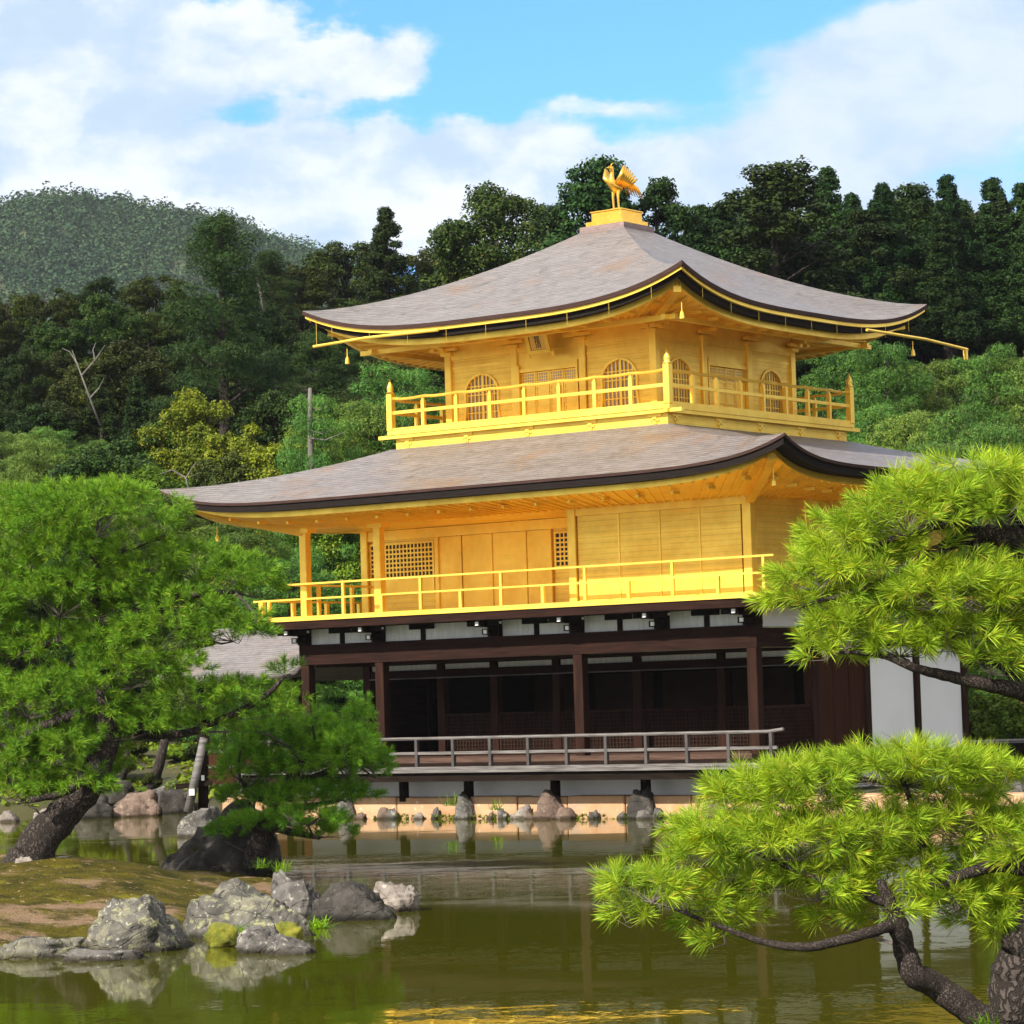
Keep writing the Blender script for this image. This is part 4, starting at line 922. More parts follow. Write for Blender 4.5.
RP = [(975, 482, 58, 18), (1010, 494, 40, 20), (920, 500, 46, 18), (905, 520, 60, 26), (850, 545, 50, 24), (950, 512, 50, 22), (870, 575, 62, 22), (824, 580, 42, 20), (798, 602, 30, 14), (836, 606, 48, 14), (925, 555, 46, 20), (1000, 515, 36, 22), (960, 575, 40, 16),
      (935, 600, 62, 24), (880, 618, 60, 24), (990, 600, 50, 28), (845, 640, 42, 20), (900, 648, 60, 20), (960, 640, 55, 24), (1015, 640, 34, 30), (825, 655, 26, 12), (990, 668, 36, 14),
      (905, 766, 66, 14), (960, 774, 50, 14), (850, 774, 54, 14), (900, 778, 80, 22), (1000, 786, 28, 12), (800, 784, 46, 16), (755, 792, 40, 18), (735, 800, 26, 14), (790, 805, 60, 18), (940, 795, 50, 18),
      (700, 832, 26, 16), (735, 840, 50, 22), (790, 850, 62, 26), (850, 840, 60, 24), (910, 835, 60, 24), (965, 830, 50, 24), (1010, 850, 34, 28), (760, 880, 54, 22), (820, 890, 56, 24), (880, 880, 60, 28), (930, 870, 40, 20),
      (618, 894, 26, 15), (652, 894, 42, 19), (690, 905, 40, 18), (642, 916, 28, 12), (720, 920, 32, 14), (725, 940, 16, 8), (885, 915, 40, 18), (845, 920, 30, 14), (975, 895, 40, 22), (1010, 915, 30, 26), (955, 905, 24, 14), (988, 922, 34, 16), (1014, 938, 30, 18), (1000, 905, 36, 18), (1040, 600, 40, 40), (1045, 860, 40, 40), (1045, 500, 40, 26), (700, 862, 34, 14)]
pine('near_pine', 'bright green pine reaching in from the right with long fresh needles', 'pine tree', 17.2,
     [(1022, 1050, 31), (1018, 1000, 28), (1020, 962, 25), (1032, 925, 22), (1050, 880, 20), (1062, 800, 18, .1), (1062, 700, 15, .2), (1052, 610, 12, .2), (1040, 545, 9, .1), (1030, 500, 5)],
     [[(1006, 1032, 15), (972, 1010, 14.5), (938, 988, 13.5), (912, 972, 12.5, -.1), (905, 950, 11, -.1), (898, 925, 10, -.2), (890, 905, 7, -.2), (880, 880, 4, -.2)],
      [(896, 925, 6, -.2), (870, 932, 5.5, -.3), (835, 942, 5, -.3), (800, 947, 4.5, -.3), (765, 942, 3.5, -.2), (715, 925, 2.4, -.1), (665, 905, 1.6)],
      [(892, 905, 5, -.2), (850, 890, 4, -.2), (800, 872, 3, -.1), (750, 850, 2, 0), (720, 835, 1.4)],
      [(1045, 880, 8), (1010, 866, 7, -.1), (970, 872, 6, -.1), (938, 885, 4, -.1), (915, 870, 3)], [(938, 884, 4, -.1), (920, 840, 3.4, 0), (910, 800, 3), (900, 775, 2)],
      [(1062, 820, 8, .1), (1010, 812, 6, .3), (960, 800, 5, .4), (930, 785, 4, .4), (860, 780, 3, .4), (800, 792, 2, .3), (745, 800, 1.5, .2)],
      [(1062, 710, 11, .2), (1024, 692, 9, .1), (985, 684, 7, 0), (950, 676, 6, 0), (915, 668, 4.5, -.1), (880, 655, 3, -.1), (840, 652, 1.8, -.1)],
      [(1024, 690, 5, .1), (1000, 665, 4, .1), (960, 640, 3, .1), (930, 620, 2, .1)],
      [(1050, 590, 13, .2), (1024, 545, 12, .1), (995, 535, 10, .1), (965, 538, 8, .1), (935, 552, 6.5, 0), (900, 570, 5, -.1), (860, 590, 3, -.1), (800, 606, 1.6)],
      [(968, 534, 7, .1), (960, 522, 6), (925, 528, 4.5, -.1), (890, 540, 3, -.1), (850, 555, 2)], [(975, 537, 6, .1), (972, 555, 5, .1), (945, 570, 4, .1), (920, 575, 2.5)],
      [(1045, 560, 7, .2), (1020, 520, 5, .2), (990, 500, 4, .2), (950, 488, 2.5, .1)]],
     RP, 76, .105, .0026, 37.0, ('bark', 'bark_light', 'twig_near', 'needle_near'), 23, twigf=.6, shoot=.085, extra=0)

# ================================================================== woods : crowns built of leaf cards, a few kinds copied many times
def gen_tree(kind, seed):
    """returns (trunk MB, crown V, crown F) of a tree 10 m tall standing at the origin"""
    rng = np.random.default_rng(seed); tr = MB(False); cl = []      # clumps : centre, radii
    if kind == 'cedar':
        tr.tube([(0, 0, -1.5), (0, 0, 3), (.05, .05, 7), (0, 0, 9.8)], [.24, .2, .1, .02], 8); size, per = .085, 1000
        for k in range(84):
            h = .30+.70*(k+rng.uniform(0, 1))/84; R_ = 1.9*(1-h)**.85*rng.uniform(.6, 1.15)+.05; a = rng.uniform(0, 6.28)
            c = np.array([math.cos(a)*R_, math.sin(a)*R_, h*10-.15*R_]); s_ = .26+.46*(1-h)*rng.uniform(.6, 1.2); cl.append((c, np.array([s_*1.15, s_*1.15, s_*.7])))
            if k % 3 == 0: tr.tube([(0, 0, h*10-.1), tuple(c)], [.05, .015], 4)
    elif kind == 'broad':
        tr.tube([(0, 0, -1.5), (.1, 0, 3), (.0, .1, 6), (.1, 0, 8.5)], [.26, .2, .12, .03], 8); size, per = .095, 840
        for k in range(84):
            d_ = rng.normal(0, 1, 3); d_[2] = d_[2]*.9+.25; d_ /= np.linalg.norm(d_); r_ = rng.uniform(.62, 1.08)
            c = np.array([0, 0, 5.9])+d_*r_*np.array([2.3, 2.3, 3.7]); s_ = rng.uniform(.34, .72); cl.append((c, np.array([s_, s_, s_*.72])))
            if k % 3 == 0: tr.tube([(.05, 0, max(2, c[2]-1.6)), tuple((c*.55+np.array([0, 0, c[2]*.42]))), tuple(c)], [.08, .05, .015], 4)
    elif kind == 'loose':      # tall, airy crown with sky between the clumps
        tr.tube([(0, 0, -1.5), (.1, 0, 3), (-.1, .1, 6.5), (.05, 0, 9.6)], [.2, .16, .10, .02], 8); size, per = .095, 600
        for k in range(64):
            h = .30+.70*rng.uniform(0, 1)**.8; a = rng.uniform(0, 6.28); R_ = 2.3*math.sin(min(1, (1-h)*1.25+.12)*1.57)*rng.uniform(.45, 1.12)
            c = np.array([math.cos(a)*R_, math.sin(a)*R_, h*9.75]); s_ = rng.uniform(.28, .62); cl.append((c, np.array([s_, s_, s_*.6])))
            if k % 2 == 0: tr.tube([(0, 0, h*9.2-.5), tuple(c*.6+np.array([0, 0, c[2]*.36])), tuple(c)], [.06, .035, .012], 4)
    elif kind == 'redpine':
        tr.tube([(0, 0, -1.5), (.1, 0, 2.5), (-.1, .1, 6), (.15, 0, 9.6)], [.26, .22, .13, .03], 8); size, per = .095, 760
        for k in range(70):
            h = .46+.54*(k+rng.uniform(0, 1))/70; a = rng.uniform(0, 6.28); R_ = 2.7*(1.05-h)**.62*rng.uniform(.35, 1.12)
            c = np.array([math.cos(a)*R_, math.sin(a)*R_, h*10]); s_ = rng.uniform(.30, .62); cl.append((c, np.array([s_*1.2, s_*1.2, s_*.6])))
            if k % 2 == 0: tr.tube([(0, 0, h*10-.6), tuple(c*.55+np.array([0, 0, c[2]*.4])), tuple(c)], [.06, .035, .012], 4)
        for k in range(10):
            h = rng.uniform(2, 5); a = rng.uniform(0, 6.28); tr.tube([(0, 0, h), (math.cos(a)*1.0, math.sin(a)*1.0, h+.5), (math.cos(a)*1.8, math.sin(a)*1.8, h+.6)], [.05, .03, .01], 4)
    elif kind == 'garden':
        tr.tube([(0, 0, -1.), (.2, 0, 3), (-.2, .2, 6), (.1, 0, 9.3)], [.34, .26, .18, .05], 8); size, per = .10, 1000
        tries = 0
        while len(cl) < 150 and tries < 6000:
            tries += 1
            h = .14+.84*rng.uniform(0, 1); a = rng.uniform(0, 6.28); R_ = 3.9*(1.04-h)**.55*rng.uniform(.0, 1.1)**.5
            c = np.array([math.cos(a)*R_, math.sin(a)*R_, h*9.7]); s_ = rng.uniform(.36, .60)
            if any(np.linalg.norm((c-q[0])*np.array([1, 1, 1.7])) < .92 for q in cl): continue
            cl.append((c, np.array([s_*1.35, s_*1.35, s_*.55])))
            if len(cl) % 4 == 0: tr.tube([(0, 0, h*9.2-.4), tuple(c*.55+np.array([0, 0, c[2]*.42])), tuple(c-np.array([0, 0, .2]))], [.10, .06, .02], 5)
    elif kind == 'shrub':
        tr.tube([(0, 0, -1.), (.2, 0, 3), (-.2, .2, 6)], [.5, .4, .2], 6); size, per = .4, 380
        for k in range(26):
            d_ = rng.normal(0, 1, 3); d_[2] = abs(d_[2])+.1; d_ /= np.linalg.norm(d_); c = np.array([0, 0, 3.2])+d_*np.array([4.2, 4.2, 5.4])*rng.uniform(.55, 1)
            s_ = rng.uniform(1.1, 2.); cl.append((c, np.array([s_, s_, s_*.8])))
            tr.tube([(0, 0, 1), tuple(c)], [.25, .08], 4)
    Cs, Ns = [], []
    for c, r_ in cl:
        n = int(per*(r_[0]/.6)**1.3); d_ = rng.normal(0, 1, (n, 3)); d_[:, 2] += .35; d_ /= np.linalg.norm(d_, axis=1, keepdims=True)
        rr_ = rng.uniform(.5 if kind == 'garden' else .3, 1.08, n)**.5; lump = 1+.35*np.sin(d_[:, 0]*5+c[0]*9)*np.sin(d_[:, 1]*5+c[1]*7)
        Cs.append(c+d_*r_*(rr_*lump)[:, None]); nn_ = d_*.75+np.array([0, 0, .45]); Ns.append(nn_)
    Cs, Ns = np.concatenate(Cs), np.concatenate(Ns)
    tri = kind in ('garden', 'redpine')
    V, Fc = cards(Cs, Ns, size, rng, tri=tri, asp=.30 if tri else .8)
    return tr, V, Fc
PROTO = {}
def proto(kind, seed, crown_m, trunk_m):
    tr, V, Fc = gen_tree(kind, seed)
    me = bpy.data.meshes.new(kind+'_trunk'); me.from_pydata([tuple(q) for q in tr.v], [], tr.f); me.materials.append(M[trunk_m])
    me.polygons.foreach_set('use_smooth', np.ones(len(me.polygons), bool))
    mc = fast_mesh(kind+'_crown', V, Fc); mc.materials.append(M[crown_m])
    PROTO.setdefault(kind, []).append((me, mc))
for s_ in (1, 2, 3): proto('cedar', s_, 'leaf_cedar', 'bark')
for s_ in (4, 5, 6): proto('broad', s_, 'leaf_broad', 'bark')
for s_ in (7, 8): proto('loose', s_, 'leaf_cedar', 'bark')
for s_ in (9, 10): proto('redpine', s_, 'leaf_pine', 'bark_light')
for s_ in (11, 12, 13): proto('garden', s_, 'leaf_garden', 'bark')
for s_ in (14, 15): proto('shrub', s_, 'leaf_broad' if s_ == 14 else 'leaf_yellow', 'bark')
for a in ('yellow',):
    PROTO['yellow'] = [(me, mc.copy()) for me, mc in PROTO['broad'][:2]]
    for me, mc in PROTO['yellow']: mc.materials.clear(); mc.materials.append(M['leaf_yellow'])
TR = random.Random(77); KN = dict(cedar='cedar_tree', broad='broadleaf_tree', loose='evergreen_tree', redpine='red_pine', garden='garden_pine', shrub='shrub', yellow='yellow_tree')
TC = dict(cedar='cedar', broad='tree', loose='tree', redpine='pine tree', garden='pine tree', shrub='shrub', yellow='tree')
def tree(kind, x, ytop, Y, label, group=None, wd=None, zb=None, var=None):
    p_ = at(x, ytop, Y); z0 = float(ground_h(p_.x, p_.y)) if zb is None else zb
    H = max(p_.z-z0, .5); s_ = H/10
    me, mc = PROTO[kind][TR.randrange(len(PROTO[kind])) if var is None else var]
    o = tag(empty(KN[kind], (p_.x, p_.y, z0), TR.uniform(0, 6.28)), label, TC[kind], group)
    w_ = s_*(wd or 1.)*TR.uniform(.9, 1.12); o.scale = (w_, w_, s_)
    for nm, m_ in (('trunk', me), ('crown', mc)):
        c = bpy.data.objects.new(nm, m_); COL.objects.link(c); c.parent = o
    return o
# skyline trees one can point to
SK = [('redpine', 222, 220, 100, 'tall open pine with bare limbs standing above the left wood', 1.05), ('cedar', 386, 210, 122, 'pointed dark conifer on the skyline above the upper roof left tip', 1.0),
      ('broad', 345, 238, 132, 'dark rounded tree left of the pointed skyline conifer', 1.31), ('broad', 440, 238, 126, 'low dark tree between the pointed conifer and the dense round crown', 1.19), ('broad', 494, 186, 112, 'dense round crowned dark tree above the left slope of the upper roof', 1.07),
      ('loose', 548, 205, 118, 'dark tree on the skyline just left of the golden bird', 1.07), ('loose', 594, 160, 104, 'airy tree with sky showing through, directly behind the golden bird', 1.01), ('loose', 655, 180, 106, 'airy dark tree right of the golden bird', 0.95),
      ('broad', 705, 236, 120, 'low dark tree at the gap right of the roof crown', 0.95), ('broad', 738, 212, 124, 'dark tree left of the tallest tree of the right wood', 1.07), ('loose', 776, 166, 106, 'tallest feathery tree at the left end of the right wood', 1.36), ('cedar', 826, 170, 114, 'narrow pointed cedar right of the tallest feathery tree', 1.0),
      ('cedar', 852, 196, 112, 'dark cedar in the dip right of the narrow pointed cedar', 1.0), ('cedar', 882, 186, 112, 'pointed cedar top above the right roof tip', 1.0), ('loose', 906, 186, 116, 'feathery cedar behind the tip of the upper roof on the right', 1.19), ('cedar', 946, 177, 112, 'sharp topped cedar right of the upper roof tip', 1.0), ('cedar', 992, 180, 116, 'sharp topped cedar near the right picture edge', 1.0), ('cedar', 1022, 186, 112, 'cedar cut by the right picture edge', 1.0),
      ('broad', 300, 262, 126, 'rounded tree below the mountain shoulder', 1.31), ('redpine', 268, 252, 122, 'flat topped pine right of the tall open pine', 1.31), ('broad', 155, 268, 120, 'dark crown left of the tall open pine', 1.19), ('broad', 100, 278, 124, 'broad dark crown under the mountain, left part of the wood', 1.31), ('broad', 52, 284, 122, 'dark crown under the mountain near the left edge', 1.31), ('broad', 5, 288, 120, 'dark crown at the left picture edge under the mountain', 1.31)]
for k, x, yt, Y_, lb, wd in SK: tree(k, x, yt, Y_, lb, 'trees on the skyline', wd)
def fill(x0, x1, step, yt, jit, Y_, kinds, label, group, wd=1.15):
    x = x0+TR.uniform(0, step*.5)
    while x < x1:
        tree(TR.choice(kinds), x, yt+TR.uniform(-jit, jit), Y_+TR.uniform(-3, 3), label, group, wd*TR.uniform(.85, 1.2)); x += step*TR.uniform(.75, 1.25)
fill(-20, 440, 34, 305, 16, 116, ['broad', 'cedar', 'broad'], 'dark tree in the upper row of the left wood under the mountain', 'upper row of the left wood')
fill(-20, 460, 34, 345, 16, 109, ['broad', 'redpine', 'broad'], 'dark green tree in the middle of the left wood', 'middle row of the left wood')
fill(-20, 470, 34, 388, 16, 102, ['broad', 'cedar', 'broad', 'redpine'], 'dark green tree low in the left wood', 'lower row of the left wood')
fill(-20, 130, 44, 430, 12, 96, ['broad', 'garden'], 'green tree at the foot of the left wood near the left edge', 'foot of the left wood')
fill(440, 700, 40, 262, 14, 122, ['broad', 'cedar'], 'dark tree just showing behind the slopes of the upper roof', 'trees behind the upper roof')
fill(440, 700, 44, 330, 14, 110, ['broad'], 'dark tree hidden behind the top storey', 'trees behind the top storey')
fill(690, 1060, 21, 214, 14, 117, ['cedar', 'cedar', 'broad'], 'tall dark cedar in the back row of the right wood', 'back row of the right wood', 1.5)
fill(690, 1060, 22, 222, 16, 112, ['cedar', 'loose', 'cedar'], 'dark cedar in the front row of the right wood', 'front row of the right wood', 1.35)
fill(690, 1060, 24, 216, 12, 124, ['broad', 'cedar'], 'dark tree deep inside the right wood, between the cedar trunks', 'inside of the right wood', 1.6)
fill(690, 1060, 26, 250, 10, 128, ['broad'], 'low dark tree deep in the shade of the right wood', 'shaded trees deep in the right wood', 1.8)
fill(800, 1060, 24, 312, 8, 118, ['broad'], 'dark undergrowth at the foot of the right wood', 'undergrowth of the right wood', 2.2)
# lighter trees at the foot of the left slope
for k, x, yt, Y_, lb, wd in [('yellow', 190, 392, 94, 'yellow green tree at the foot of the left wood', .9), ('yellow', 236, 412, 93, 'small yellow green tree right of the foot of the tall pine', .9), ('broad', 282, 384, 95, 'fresh green tree left of the dead snag', .9), ('yellow', 340, 398, 92, 'yellow green tree behind the dead snag', 1.), ('yellow', 290, 432, 90, 'low yellowish tree above the left slope of the lower roof', 1.1),
      ('garden', 402, 352, 90, 'grey green pine left of the top storey balcony', .8), ('garden', 372, 388, 89, 'grey green pine beside the dead snag', .8), ('garden', 425, 378, 89, 'pine close behind the left end of the top balcony', .8), ('broad', 150, 425, 94, 'olive tree on the left slope', 1.), ('garden', 36, 430, 92, 'light green pine near the left picture edge', .9), ('broad', 92, 448, 90, 'brownish green tree above the leaning pine', 1.1), ('yellow', 165, 452, 90, 'low olive yellow tree behind the left tip of the lower roof', 1.1), ('broad', 225, 448, 90, 'green tree behind the left slope of the lower roof', 1.1),
      ('garden', 238, 505, 84, 'dark green pine behind the left eave of the lower roof', 1.1), ('yellow', 338, 480, 87, 'yellow leaved tree seen through the open balcony corner', .8), ('garden', 290, 545, 80, 'dark pine behind the left balcony railing', 1.2), ('garden', 60, 478, 86, 'pine behind the top of the leaning pine', 1.), ('garden', 150, 490, 86, 'pine behind the leaning pine and the annex roof', 1.1), ('broad', 110, 600, 84, 'tree in the shade behind the leaning pine', 1.1), ('broad', 10, 560, 84, 'shaded tree behind the leaning pine at the left edge', 1.1), ('broad', 210, 590, 84, 'shaded green tree behind the annex', 1.1), ('broad', 350, 640, 82, 'green tree seen through the open corner of the ground floor', 1.3), ('yellow', 270, 700, 82, 'low yellow green bush behind the annex railing', 1.5)]:
    tree(k, x, yt, Y_, lb, 'trees at the foot of the left wood', wd)
# the mass of garden pines right of the building
for x, yt, Y_, lb, wd in [(838, 338, 92, 'pine with reddish trunk right behind the top storey', .8), (885, 326, 90, 'pine under the right tip of the upper roof', .75), (935, 348, 92, 'yellowish garden pine under the gold gutter', .8), (985, 334, 92, 'highest garden pine right of the gold gutter', .85), (1022, 336, 92, 'garden pine at the right picture edge', .8), (905, 398, 86, 'low garden pine right of the top balcony', .85), (960, 398, 84, 'rounded garden pine between the balcony and the right edge', .85), (1005, 412, 82, 'front garden pine low at the right edge', .9), (868, 392, 88, 'dark garden pine close to the right end of the top balcony', .8), (925, 430, 80, 'front garden pine above the lower roof on the right', 1.0)]:
    tree('garden', x, yt, Y_, lb, 'garden pines right of the pavilion', wd)
# dead snag and pale bare trunks
def snag(label, pts, rad, side, name='dead_tree', mt='bark_snag'):
    base = at(*pts[0]); o = tag(empty(name, base), label, 'dead tree')
    MB(False).tube([at(*q)-base for q in pts], rad, 8).build('trunk', M[mt], o, smooth=True)
    for pl in side: MB(False).tube([at(*q)-base for q in pl], [.03, .02, .008][:len(pl)], 5).build('branch', M['bark_snag'], o)
snag('bare grey snag with short dead branches left of the top storey', [(311, 500, 86), (311, 460, 86), (310, 420, 86), (310, 388, 86)], [.10, .09, .08, .05], [[(310, 430, 86), (322, 434, 85.8), (336, 428, 85.6)], [(310, 408, 86), (320, 410, 86), (328, 406, 86)], [(310, 418, 86), (320, 420, 86), (326, 418, 86)], [(310, 438, 86), (325, 440, 85.5), (345, 432, 85)]])
tree('garden', 318, 380, 86.5, 'tuft of pine behind the bare snag top', 'trees at the foot of the left wood', .5)
snag('pale leaning dead trunk in the left wood', [(100, 425, 97), (85, 385, 97), (72, 350, 97)], [.04, .03, .01], [[(82, 375, 97), (95, 360, 97), (105, 345, 97)], [(78, 365, 97), (70, 352, 97), (62, 348, 97)], [(90, 398, 97), (99, 388, 97), (104, 378, 96.8)], [(95, 360, 97), (93, 350, 97), (96, 342, 97)]])
snag('thin pale broken trunk high in the left wood, left of the upper roof tip', [(264, 312, 106), (260, 290, 106), (256, 276, 106)], [.06, .05, .025], [])
snag('pale dead branches among the bushes above the lower roof left slope', [(192, 500, 88), (186, 478, 88), (196, 462, 88)], [.035, .025, .01], [[(186, 478, 88), (172, 470, 88), (160, 474, 88)]])
# shrubs and moss bank on the far left
for i, (x, yt, Y_, wd, lb) in enumerate([(110, 742, 77, 1.6, 'clipped shrub on the far bank behind the brown boulder'), (200, 742, 78, 1.6, 'shrub on the far bank behind the support poles'), (152, 785, 75, 1.2, 'little bright shrub by the far waterline right of the brown boulder'), (60, 770, 76, 1.8, 'shrub on the far bank behind the leaning trunk'), (20, 775, 76, 1.6, 'shrub on the far bank at the left edge'), (228, 770, 77, 1.4, 'shrub under the annex floor'), (262, 768, 77, 1.4, 'shrub between the annex and the pavilion'),
    (80, 752, 79, 1.7, 'dark shrub on the far bank above the black rocks'), (135, 748, 80, 1.7, 'dark shrub far back between the slanting trunks'), (178, 752, 79, 1.6, 'dark shrub on the bank left of the support poles'), (35, 748, 80, 1.8, 'dark shrub far back on the left bank'), (245, 748, 80, 1.6, 'dark shrub behind the annex railing'), (5, 745, 82, 1.8, 'tall shrub far back at the left edge'), (290, 745, 82, 1.8, 'tall shrub behind the annex, beside the pavilion'),
    (992, 688, 75, 1.1, 'rounded shrub on the right lawn behind the white wall'), (1018, 694, 73, 1.1, 'shrub at the right edge beside the platform'), (975, 715, 80, 1.0, 'small shrub behind the bench')]):
    tree('shrub', x, yt, Y_, lb, 'shrubs on the banks', wd, var=1 if x > 900 or i % 3 == 0 else 0)
snag('dark slanting young trunk on the far left bank', [(150, 792, 75), (160, 762, 75), (166, 735, 75)], [.16, .13, .10], [], 'bare_trunk', 'bark')
snag('thin slanting trunk on the far bank beside the shrubs', [(122, 780, 76), (128, 760, 76), (124, 735, 76)], [.09, .08, .06], [], 'bare_trunk', 'bark')

# ================================================================== support poles
def pole(label, a, b_, r0, m): 
    p_, q_ = at(*a), at(*b_); o = tag(empty('support_pole', p_), label, 'pole', 'poles propping the pine branch')
    MB(False).tube([Vector((0, 0, 0)), (q_-p_)*.5, q_-p_], [r0, r0*.95, r0*.9], 8).build('shaft', M[m], o, smooth=True)
    return o, p_, q_
o, p_, q_ = pole('pale slanting wooden prop in the water left of the annex', (188, 812, 57), (204, 738, 57), .085, 'wood_grey')
mid = (q_-p_)*.27; MB(False).box(mid.x-.05, mid.x+.05, mid.y-.11, mid.y-.095, mid.z-.06, mid.z+.06).build('tag', M['white_tip'], o)
o, p_, q_ = pole('dark upright prop beside the pale slanting one', (203, 808, 57.2), (204, 736, 57.2), .10, 'wood_black')
mid = (q_-p_)*.42; MB(False).box(mid.x-.03, mid.x+.03, mid.y-.13, mid.y-.115, mid.z-.05, mid.z+.05).build('tag', M['white_tip'], o)
MB(False).bar((-.5, -.1, .42), (.2, -.1, .48), .08, .10).build('cross_bar', M['wood_black'], o)

# ================================================================== right lawn : platform, bench, low fence
c = at(1010, 741, 68); pf = tag(empty('wooden_platform', (c.x, c.y, 0), 0), 'dark wooden landing with pale top behind the white wall at the right edge', 'platform')
MB(False).box(-1.1, 2.2, -.9, .9, c.z-.03, c.z+.03).build('top', M['wood_grey'], pf)
MB(False).box(-1.05, 2.15, -.85, .85, c.z-.24, c.z-.031).build('frame', M['wood_black'], pf)
for x_ in (-.9, .4, 1.8):
    for y_ in (-.75, .75): MB(False).box(x_-.08, x_+.08, y_-.08, y_+.08, .3, c.z-.241).build('leg', M['wood_black'], pf)
c = at(974, 727, 80); bn = tag(empty('garden_bench', (c.x, c.y, 0), .1), 'small low wooden bench with reddish seat on the right lawn', 'bench')
z0 = float(ground_h(c.x, c.y)); MB(False).box(-.45, .45, -.18, .18, c.z-.03, c.z+.03).build('seat', pmat('red_wood', (.35, .13, .09), (.48, .2, .14), .6), bn)
for x_ in (-.35, .35):
    for y_ in (-.12, .12): MB(False).box(x_-.035, x_+.035, y_-.035, y_+.035, z0-.05, c.z-.031).build('leg', M['wood_door'], bn)
c = at(1000, 735, 84); fe = tag(empty('bamboo_fence', (c.x, c.y, 0), .05), 'low pale bamboo fence along the path on the right lawn', 'fence')
z0 = float(ground_h(c.x, c.y))
MB(False).tube([(-1.6, 0, z0+.42), (3, 0, z0+.42)], .03, 6).tube([(-1.6, 0, z0+.22), (3, 0, z0+.22)], .03, 6).build('rail', M['gravel'], fe)
for k in range(8): MB(False).tube([(-1.5+k*.6, .04, z0-.1), (-1.5+k*.6, .04, z0+.5)], .03, 6).build('post', M['wood_board'], fe)

# ================================================================== people far off on the path
SKIN = pmat('skin', (.42, .25, .18), (.5, .31, .23), .5, bump=0); HAIR = pmat('hair', (.012, .009, .008), (.02, .015, .012), .5, bump=0)
def skinned(name, nodes, edges, m, parent):
    me = bpy.data.meshes.new(name); me.from_pydata([n_[0] for n_ in nodes], edges, []); o = bpy.data.objects.new(name, me); COL.objects.link(o)
    o.modifiers.new('skin', 'SKIN'); 
    for i, n_ in enumerate(nodes): me.skin_vertices[0].data[i].radius = (n_[1], n_[1]*(n_[2] if len(n_) > 2 else 1))
    me.skin_vertices[0].data[0].use_root = True
    ss_ = o.modifiers.new('sub', 'SUBSURF'); ss_.levels = ss_.render_levels = 1
    bpy.context.view_layer.update(); nm = bpy.data.meshes.new_from_object(o.evaluated_get(bpy.context.evaluated_depsgraph_get())); bpy.data.objects.remove(o)
    return link(name, nm, m, parent, smooth=True)
def person(x, ytop, Y_, label, shirt, trousers, rz, arm=.0):
    p_ = at(x, ytop, Y_); z0 = float(ground_h(p_.x, p_.y)); s_ = (p_.z-z0)/1.72; s_ = min(max(s_, .9), 1.1)
    o = tag(empty('person', (p_.x, p_.y, z0), rz), label, 'person'); o.scale = (s_,)*3
    N_ = [((0, 0, .95), .15, .75), ((0, 0, 1.18), .145, .7), ((0, 0, 1.40), .16, .6), ((0, 0, 1.50), .055), ((0, .015, 1.56), .07), ((0, .02, 1.64), .085), ((0, .01, 1.71), .05),
          ((.19, 0, 1.41), .055), ((.23, .02, 1.14), .043), ((.22, .10+arm, .92+arm), .035), ((.22, .13+arm, .84+arm), .04), ((-.19, 0, 1.41), .055), ((-.23, .02, 1.14), .043), ((-.22, .10, .92), .035), ((-.22, .13, .84), .04),
          ((.10, 0, .86), .09), ((.11, .02, .48), .06), ((.11, -.01, .09), .045), ((.11, .12, .04), .04), ((-.10, 0, .86), .09), ((-.11, -.02, .48), .06), ((-.11, -.05, .09), .045), ((-.11, .08, .04), .04)]
    E_ = [(0, 1), (1, 2), (2, 3), (3, 4), (4, 5), (5, 6), (2, 7), (7, 8), (8, 9), (9, 10), (2, 11), (11, 12), (12, 13), (13, 14), (0, 15), (15, 16), (16, 17), (17, 18), (0, 19), (19, 20), (20, 21), (21, 22)]
    skinned('body', N_, E_, SKIN, o)
    sh = [((0, 0, .92), .175, .78), ((0, 0, 1.18), .165, .72), ((0, 0, 1.41), .175, .62), ((.195, 0, 1.41), .07), ((.23, .02, 1.16), .06), ((-.195, 0, 1.41), .07), ((-.23, .02, 1.16), .06)]
    skinned('shirt', sh, [(0, 1), (1, 2), (2, 3), (3, 4), (2, 5), (5, 6)], shirt, o)
    tr_ = [((0, 0, .95), .165, .78), ((.10, 0, .86), .105), ((.11, .02, .48), .078), ((.11, -.01, .10), .065), ((-.10, 0, .86), .105), ((-.11, -.02, .48), .078), ((-.11, -.05, .10), .065)]
    skinned('trousers', tr_, [(0, 1), (1, 2), (2, 3), (0, 4), (4, 5), (5, 6)], trousers, o)
    skinned('hair', [((0, -.015, 1.62), .088), ((0, -.005, 1.70), .078), ((0, .03, 1.72), .06)], [(0, 1), (1, 2)], HAIR, o)
    f_ = MB(False).tube([(0, .10, 1.645), (0, .128, 1.61), (0, .10, 1.60)], [.012, .018, .012], 6); f_.build('nose', SKIN, o)
    for sx in (-1, 1):
        MB(False).lathe((sx*.032, .098, 1.638), [(.004, 0), (.011, .006), (.004, .013)], 6).build('eye', HAIR, o)
        MB(False).lathe((sx*.088, .015, 1.60), [(.008, 0), (.016, .03), (.008, .06)], 6).build('ear', SKIN, o)
    return o
def cloth(n, c): return pmat(n, c, tuple(min(1, q*1.2) for q in c), .85, bump=.2, scale=8)
DK = cloth('navy_trousers', (.02, .025, .045)); 
person(968, 676, 82, 'person in a white shirt and navy trousers behind the white wall corner', cloth('white_shirt', (.72, .74, .78)), DK, 2.6)
person(1023, 682, 80, 'person in a salmon pink shirt at the right edge behind the shrubs', cloth('pink_shirt', (.62, .25, .18)), DK, 1.2)
person(69, 698, 90, 'person in a bright blue shirt behind the leaning pine trunk', cloth('blue_shirt', (.03, .16, .55)), DK, 3.4)

